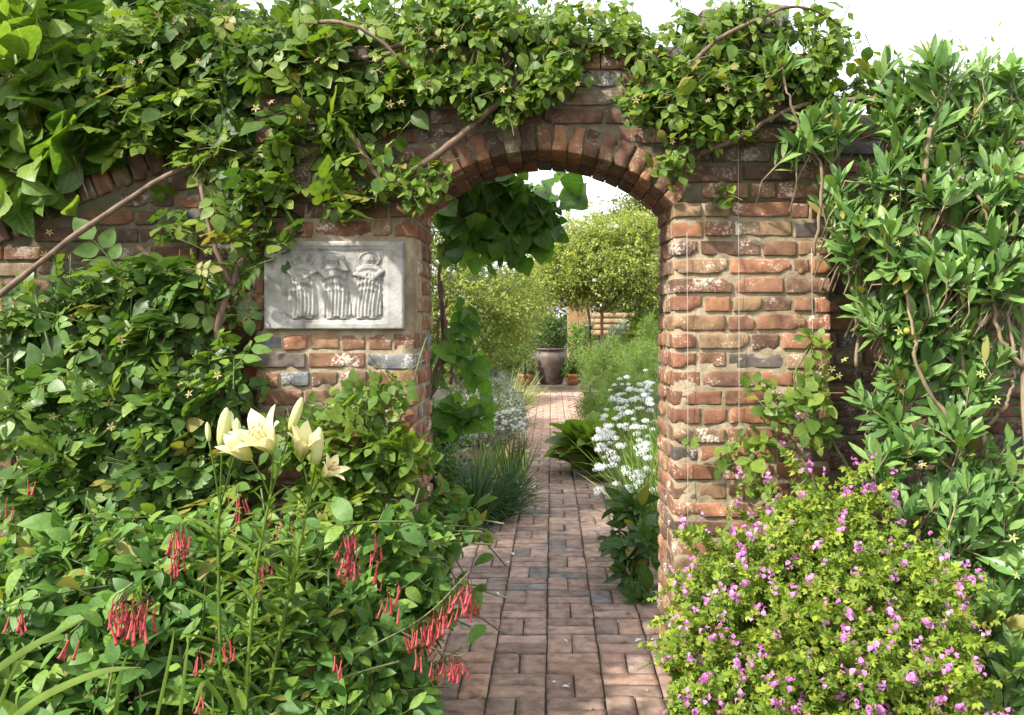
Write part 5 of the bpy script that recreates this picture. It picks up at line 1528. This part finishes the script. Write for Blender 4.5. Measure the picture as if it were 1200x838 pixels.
# --- right border
hs, r_ = clump("hosta", "bright green hosta spreading onto the right of the path", "hosta", (0.46, 8.8, 0), 170, BIG, M_HOSTA, (0.26, 0.46), (0.22, 0.30), 511, lean=1.25, single_max=150, lift=0.30, droopy=0.8)
gcl = thing("garlic_chives", "white flowered chives crowding the right of the path behind the arch", "chives", (0.72, 6.6, 0))
rc = np.random.default_rng(512)
paths_, heads = [], []
for k in range(150):
    if k < 112:
        px, py, Y = rc.uniform(700, 768), 0, rc.uniform(6.4, 9.0)
        py = rc.uniform(440, 520) + max(0, (735 - px)) * 0.45 + rc.normal(0, 8)
        if px < 715 and py < 480: py += 35
        Y = float(np.interp(py, [440, 520, 560], [10.2, 7.2, 6.2])) + rc.normal(0, 0.3)
    else:
        px, py, Y = rc.uniform(696, 768), rc.uniform(510, 585), rc.uniform(5.6, 6.6)
    q_ = at(px, py, Y)
    b0 = np.array([max(0.62, q_[0] + rc.normal(0.05, 0.06)), Y + rc.normal(0.05, 0.08), 0.0])
    paths_.append(np.stack([b0, b0 * 0.65 + q_ * 0.35 + [0, 0, 0.03], b0 * 0.3 + q_ * 0.7 + [0, 0, 0.03], q_]))
    single("flower_head", UMBEL[k % 3], frame1(q_, (1, 0.1, 0), (rc.normal(0, 0.2), -0.25, 1), rc.uniform(0.024, 0.046)), M_WHITE, gcl)
twigs("stalk", np.array(paths_), 0.0026, 0.002, M_TWIG, gcl)
n = 1700
pos = np.stack([rc.uniform(0.60, 1.45, n), rc.uniform(5.5, 10.2, n), np.zeros(n)], 1)
b_ = batch("foliage", [(BLADE[k], frames(pos[k::3], rc.normal(0, 0.3, (len(pos[k::3]), 3)) + [-0.12, -0.1, 1.0], np.tile([0.0, -1.0, 0.3], (len(pos[k::3]), 1)) + rc.normal(0, 0.4, (len(pos[k::3]), 3)), rc.uniform(0.40, 0.80, len(pos[k::3])), np.full(len(pos[k::3]), 0.45))) for k in range(3)], M_FEATHER, gcl); b_["kind"] = "stuff"
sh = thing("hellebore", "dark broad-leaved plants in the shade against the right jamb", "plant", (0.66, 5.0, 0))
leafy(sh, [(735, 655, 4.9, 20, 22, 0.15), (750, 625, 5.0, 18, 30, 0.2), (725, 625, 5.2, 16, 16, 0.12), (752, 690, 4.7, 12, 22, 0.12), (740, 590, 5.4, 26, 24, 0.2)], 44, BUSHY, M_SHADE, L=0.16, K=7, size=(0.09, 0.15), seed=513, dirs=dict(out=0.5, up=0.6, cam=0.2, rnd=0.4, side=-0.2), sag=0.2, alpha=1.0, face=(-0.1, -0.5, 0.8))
fb_, P, r_ = cloud("fennel_clump", "feathery green clump beyond the hosta right of the path", "plants", (0.85, 10.5, 0), [(700, 470, 10.5, 24, 26, 0.4), (735, 455, 11.0, 36, 30, 0.5), (690, 470, 11.5, 14, 20, 0.3)], 420, FEATHER, M_FEATHER, (0.07, 0.13), 514, K=6, L=0.3)
f2, P, r_ = cloud("fennel_clump", "tall hazy green fennel around the tree's stem", "plants", (1.3, 15, 0), [(715, 420, 14.5, 40, 30, 0.8), (750, 425, 13.5, 34, 36, 0.8), (694, 425, 15, 10, 22, 0.4), (765, 400, 14.5, 20, 40, 0.6)], 700, FEATHER, M_FEATHER, (0.10, 0.19), 515, K=6, L=0.45)
f3, P, r_ = cloud("silver_shrub", "silvery shrub behind the hazy fennel right of the path", "shrub", (1.6, 18, 0), [(735, 390, 18, 24, 22, 0.5), (725, 395, 17.5, 20, 18, 0.4)], 330, SMALL, M_SILVER, (0.05, 0.09), 516, K=8, L=0.35)
f4, P, r_ = cloud("leafy_shrub", "bright green leafy shrub at the right edge of the far border", "shrub", (2.0, 16.5, 0), [(752, 382, 16, 22, 32, 0.6), (768, 370, 16.5, 18, 40, 0.5)], 330, SMALL, M_PINKL, (0.07, 0.12), 517, K=8, L=0.4)

# --- trees seen through the arch
def tree(label, base, trunk, blobs, n, mat, size, seed, K=10, L=0.5, protos=SMALL, bark=M_WOODY, tr=(0.05, 0.03), limbs=7, dirs=None, name="tree"):
    t_ = thing(name, label, "tree", base)
    top = np.asarray(trunk[-1])
    tube("trunk", trunk, tr[0], tr[1], bark, t_, n=14, wob=0.004)
    rng = np.random.default_rng(seed)
    P, u = blob_points(blobs, n, rng, 0.5)
    for k in range(limbs):
        e = P[rng.integers(len(P))]
        tube("limb", [top - [0, 0, 0.05], (top * 0.5 + e * 0.5) + np.array([0, 0, 0.08]), e], tr[1] * 0.6, 0.008, bark, t_, n=10, sides=5, wob=0.01)
    D = directions(u, rng, **(dirs or dict(out=0.7, up=0.25, cam=0.1, rnd=0.5)))
    fr, tw = shoots(P + D * (rng.random((len(P), 1)) ** 3) * L * 0.8, D, L * rng.choice([0.6, 1.0, 1.7], len(P), p=[0.4, 0.4, 0.2]), K, rng, size=size, sag=0.2, alpha=0.9, face=(-0.2, -0.3, 0.9), jit=0.5, start=0.1)
    kind = rng.integers(0, len(protos), len(fr))
    ob = batch('crown', [(protos[k], fr[kind == k]) for k in range(len(protos))], mat, t_, rng=rng); ob["kind"] = "stuff"
    twigs('twig', tw, 0.003, 0.001, M_TWIG, t_)
    return t_, P, rng


tree("feathery yellow-green tree left of the path beyond the arch", (-2.3, 10.0, 0), [(-2.3, 10.0, -0.1), (-2.25, 10.0, 1.0), (-2.3, 10.05, 1.9)],
     [(590, 330, 11.5, 50, 34, 0.7), (545, 310, 11, 50, 30, 0.7), (620, 350, 12, 26, 30, 0.5, 0.8), (560, 355, 9.8, 62, 42, 0.8), (600, 370, 10.5, 40, 40, 0.7), (520, 370, 9.6, 50, 60, 0.9), (440, 290, 9.8, 90, 90, 1.1), (480, 220, 10.0, 100, 80, 1.1), (350, 250, 10.0, 110, 110, 1.2), (540, 410, 10.3, 60, 30, 0.6)], 5000, M_GOLD, (0.036, 0.068), 601, K=11, L=0.42, tr=(0.09, 0.06))
t2, P, r_ = tree("mop-headed yellow-green tree on a thin stem right of the path", (0.90, 16.0, 0), [(0.90, 16.0, -0.1), (0.91, 16.0, 0.9), (0.90, 16.0, 1.75)],
     [(690, 315, 16, 85, 45, 1.2, 1.2), (730, 305, 16, 60, 48, 1.2), (650, 330, 16, 50, 32, 1.0), (700, 276, 16, 62, 28, 0.9), (655, 300, 16, 34, 30, 0.8), (745, 268, 16, 40, 30, 0.8), (760, 330, 16, 40, 36, 1.0), (620, 345, 16, 30, 22, 0.7)], 5200, M_GOLD, (0.042, 0.078), 602, K=11, L=0.5, tr=(0.033, 0.03), limbs=10, bark=bark_mat("ruddy_bark", (0.20, 0.10, 0.06), (0.34, 0.19, 0.12), 14))
for k in range(16):
    q_ = P[r_.integers(len(P))] + np.array([0, -0.35, 0.1])
    single("flower", UMBEL[k % 2], frame1(q_, (1, 0, 0), (0, -0.7, 0.7), r_.uniform(0.03, 0.06)), M_WHITE, t2)
tree("grey-green rounded tree far behind the mop-headed tree", (2.5, 27, 0), [(2.5, 27, -0.1), (2.5, 27, 1.5), (2.5, 27, 3.0)], [(745, 240, 27, 34, 26, 1.0), (715, 262, 27, 22, 22, 0.8), (742, 262, 27, 34, 36, 1.0), (760, 280, 27, 30, 40, 1.0), (725, 285, 27, 25, 26, 0.8), (780, 250, 27, 30, 34, 0.9)], 900, M_OLIVE, (0.10, 0.17), 603, K=9, L=0.5, tr=(0.12, 0.08))
tree("light green tree showing over the wall behind the evergreen shrub", (4.3, 8.5, 0), [(4.3, 8.5, -0.1), (4.25, 8.5, 1.6), (4.3, 8.5, 2.8)],
     [(1150, 110, 8.5, 70, 26, 0.6), (1195, 105, 8.2, 50, 30, 0.6), (1080, 120, 8.6, 60, 24, 0.5), (1040, 100, 8.6, 14, 34, 0.25, 0.6), (1140, 75, 8.6, 12, 16, 0.2, 0.6), (1240, 110, 8.5, 60, 30, 0.5)], 800, M_PINKL, (0.05, 0.095), 604, K=8, L=0.35, tr=(0.07, 0.05))
tree("dark green tree added behind the ramped wall to shade the path", (-3.2, 6.4, 0), [(-3.2, 6.4, -0.1), (-3.2, 6.4, 1.5), (-3.15, 6.4, 2.6)], [(120, 60, 6.4, 180, 110, 0.8), (-60, 120, 6.4, 150, 120, 0.8), (300, 80, 6.6, 120, 70, 0.6), (-10, 20, 5.0, 130, 90, 0.45, 1.2), (140, 20, 5.3, 110, 70, 0.45, 1.2), (20, 130, 4.8, 90, 60, 0.25, 1.2), (30, 200, 4.6, 80, 50, 0.15, 1.4), (130, 140, 4.7, 60, 40, 0.15, 1.4)], 2000, M_SHADE, (0.08, 0.15), 605, K=9, L=0.45, tr=(0.08, 0.06), protos=BUSHY)  # tree out of view, added so its crown shades the path
tree("bushy green tree added to shade the path, hidden low behind the gateway's crown", (-1.6, 7.6, 0), [(-1.9, 7.8, -0.1), (-1.9, 7.8, 1.5), (-1.85, 7.7, 2.5)], [(470, 60, 7.6, 110, 55, 0.6), (600, 40, 7.6, 80, 40, 0.5), (380, 130, 7.6, 90, 80, 0.6)], 800, M_SHADE, (0.07, 0.12), 606, K=8, L=0.4, tr=(0.07, 0.05), protos=BUSHY)  # second hidden tree, also added to keep sun off the path

# --- end of the path: planted copper pot on a low round step, two clay pots
def lathe_obj(name, profile, mat, parent, loc=(0, 0, 0), sides=32):
    p = lathe(profile, sides)
    ob = link(bpy.data.objects.new(name, p.mesh(name, mat)), parent); ob.location = np.asarray(loc) - (off(parent) if parent else 0)
    return ob


XP = (646 - VX) / FOC * 20.6
step = lathe_obj("round_step", [(0.0, -0.05), (0.62, -0.05), (0.64, 0.02), (0.64, 0.075), (0.62, 0.09), (0.0, 0.09)], M_SLAB, None, (XP - 0.05, 20.7, 0), 40)
tag(step, "low round stone step under the dark pot", "step")
sl = Proto([(-1.1, 19.3, 0.004), (1.2, 19.3, 0.004), (1.2, 20.05, 0.004), (-1.1, 20.05, 0.004)], [[0, 1, 2, 3]])
cp = link(bpy.data.objects.new("cross_path", sl.mesh("cross_path", M_SLAB))); tag(cp, "band of pale stone paving across the path's end", "path", kind="structure")
kb = Proto([(x, y, z) for z in (-0.02, 0.085) for (x, y) in ((-0.85, 20.02), (0.75, 20.02), (0.75, 20.14), (-0.85, 20.14))], [[0, 1, 2, 3][::-1], [4, 5, 6, 7], [0, 1, 5, 4], [1, 2, 6, 5], [2, 3, 7, 6], [3, 0, 4, 7]])
o = link(bpy.data.objects.new("kerb", kb.mesh("kerb", M_SLAB, False))); tag(o, "low stone kerb edging the bed of the dark pot", "kerb", kind="structure")
pot = thing("copper_pot", "big dark round-bellied copper pot at the end of the path", "pot", (XP, 20.6, 0.09))
lathe_obj("bowl", [(0.0, 0.0), (0.24, 0.0), (0.27, 0.03), (0.32, 0.25), (0.365, 0.50), (0.375, 0.62), (0.35, 0.72), (0.31, 0.76), (0.335, 0.79), (0.34, 0.83), (0.31, 0.84), (0.29, 0.80), (0.0, 0.78)], M_GLAZE, pot, (XP, 20.6, 0.09))
lathe_obj("rim", [(0.325, 0.795), (0.352, 0.80), (0.36, 0.825), (0.35, 0.848), (0.322, 0.848), (0.318, 0.80)], M_GLAZE, pot, (XP, 20.6, 0.09))
bx_, P, r_ = cloud("box_bush", "dark green bush growing in the copper pot", "bush", (XP, 20.6, 0.85), [(643, 392, 20.6, 23, 22, 0.4), (640, 375, 20.7, 16, 16, 0.3), (652, 385, 20.5, 14, 20, 0.3)], 480, SMALL, M_BOX, (0.05, 0.085), 701, K=8, L=0.3)
for (px, lab, seed, hgt, mt) in ((616, "small clay pot with a greyish plant left of the copper pot", 1, 0.36, M_OLIVE), (671, "small clay pot with a bushy plant right of the copper pot", 2, 0.36, M_BOX)):
    X_ = (px - VX) / FOC * 20.2
    cpot = thing("clay_pot", lab, "plant pot", (X_, 20.3, 0.085), "clay pots beside the copper pot")
    lathe_obj("pot_body", [(0.0, 0.0), (0.115, 0.0), (0.16, 0.20), (0.165, 0.21), (0.0, 0.20)], M_CLAY, cpot, (X_, 20.3, 0.085), 20)
    lathe_obj("rim", [(0.158, 0.198), (0.182, 0.20), (0.186, 0.255), (0.17, 0.258), (0.155, 0.22)], M_CLAY, cpot, (X_, 20.3, 0.085), 20)
    rg = np.random.default_rng(seed)
    P_, u_ = blob_points([(px + (2 if seed == 2 else 3), 430, 20.3, 17 if seed == 2 else 12, 16 if seed == 2 else 20, 0.22)], 150, rg)
    fr_, tw_ = shoots(P_, directions(u_, rg, 0.5, 0.6, 0.1, 0.4), 0.25, 8, rg, size=(0.05, 0.09))
    ob = batch("plant", [(SMALL[0], fr_)], mt, cpot, rng=rg); ob["kind"] = "stuff"

# --- iron rose arch
ia = thing("rose_arch", "thin dark iron rose arch spanning the far path", "arch", (0.75, 17.5, 0))
YA = 17.5
xa0, xa1 = (615 - VX) / FOC * YA, (692 - VX) / FOC * YA
for dy in (0.0, 0.6):
    pts = [(xa1, YA + dy, 0), (xa1, YA + dy, 1.4), (xa1 - 0.05, YA + dy, 1.85)]
    for k in range(1, 9):
        a = math.pi * k / 9
        pts.append(((xa0 + xa1) / 2 + (xa1 - xa0) / 2 * math.cos(a), YA + dy, 1.9 + 0.42 * math.sin(a)))
    pts += [(xa0, YA + dy, 1.85), (xa0, YA + dy, 1.4), (xa0, YA + dy, 0)]
    tube("hoop", pts, 0.016, 0.016, M_IRON, ia, n=52, sides=6)
for x in (xa0, xa1):
    for z in (0.5, 1.0, 1.5, 1.9):
        tube("rung", [(x, YA, z), (x, YA + 0.6, z)], 0.009, 0.009, M_IRON, ia, n=3, sides=5)
ra, P, r_ = cloud("climbing_rose", "rose with pale blooms climbing the far iron arch", "climbing rose", (xa1, YA, 0), [(688, 395, YA, 8, 36, 0.25), (676, 340, YA, 16, 8, 0.25), (684, 350, YA, 8, 14, 0.2)], 110, SMALL, M_FEATHER, (0.05, 0.085), 702, K=7, L=0.25)
for k in range(26):
    q_ = P[r_.integers(len(P))] + np.array([0, -0.1, 0])
    single("flower", UMBEL[k % 2], frame1(q_, (1, 0, 0), (0, -0.8, 0.5), r_.uniform(0.025, 0.045)), M_WHITE, ra)

# --- timber panel, far wall, far hedge
tp = thing("timber_panel", "tan timber panel half hidden by shrubs beyond the mop-headed tree", "panel", (1.75, 23, 0))
for k in range(4):
    z0 = 1.18 + k * 0.151
    pr = rounded_brick(1.55, 0.04, 0.150, r=0.0015, amp=0.001, seed=900 + k, n=(3, 1, 1), chip=0.0)
    ob = link(bpy.data.objects.new("plank", pr.mesh("plank", M_OAK)), tp); ob.location = (-0.05, 0, z0 + 0.08)
for x in (-0.78, 0.70):
    pr = rounded_brick(0.09, 0.09, 1.95, r=0.006, amp=0.001, seed=910, n=(1, 1, 3), chip=0.0)
    ob = link(bpy.data.objects.new("post", pr.mesh("post", M_OAK)), tp); ob.location = (x, 0.07, 0.95)
fw = thing("brick_wall", "sunlit ochre brick wall end far beyond the pots", "wall", (0.8, 29, 0))
r_ = np.random.default_rng(44)
wavy_box("mortar", 0.50, 1.30, 29.0, 29.35, lambda x: -0.1, lambda x: 2.25 + 0.30 * math.sin((x - 0.35) * math.pi), M_FARBRICK, fw, step=0.12, amp=0.01, seed=5)
for k in range(6):
    x = 0.57 + k * 0.122
    put_brick(HEADER, "coping_brick", (x, 29.15, 2.27 + 0.30 * math.sin((x - 0.35) * math.pi)), (1, 3.6, 1.2), (0, 0, 0), M_BRICK, (0.42, 0.27, 0.15, 1), fw, r_)
cloud("hedge", "dark green hedge closing the view beyond the garden", "hedge", (0, 31, 0), [(400, 390, 31, 130, 26, 0.8), (540, 385, 31, 110, 26, 0.8), (640, 385, 31, 90, 24, 0.8), (740, 372, 31, 90, 34, 0.8), (860, 380, 31, 130, 32, 0.8), (1000, 380, 31, 120, 32, 0.8)], 2600, SMALL, M_HEDGE, (0.16, 0.28), 703, K=8, L=0.6)
cloud("leafy_shrub", "mid-green shrubs filling the left border before the pots", "shrub", (-1.6, 17, 0), [(590, 410, 17, 34, 34, 0.8), (550, 410, 16, 40, 40, 0.8), (620, 375, 22, 24, 30, 0.6), (600, 390, 19, 30, 36, 0.7), (681, 402, 22, 17, 28, 0.4, 2.6), (672, 385, 24, 10, 14, 0.3)], 1100, SMALL, M_FEATHER, (0.07, 0.12), 704, K=8, L=0.4)
cloud("leafy_shrub", "low dark green shrub behind the plaque pier's inner edge", "shrub", (-1.15, 6.6, 0), [(500, 540, 6.6, 55, 45, 0.4), (470, 500, 7.2, 50, 50, 0.5), (520, 500, 7.6, 30, 34, 0.3), (430, 540, 6.4, 60, 50, 0.5)], 420, BUSHY, M_SHADE, (0.06, 0.11), 705, K=8, L=0.25)
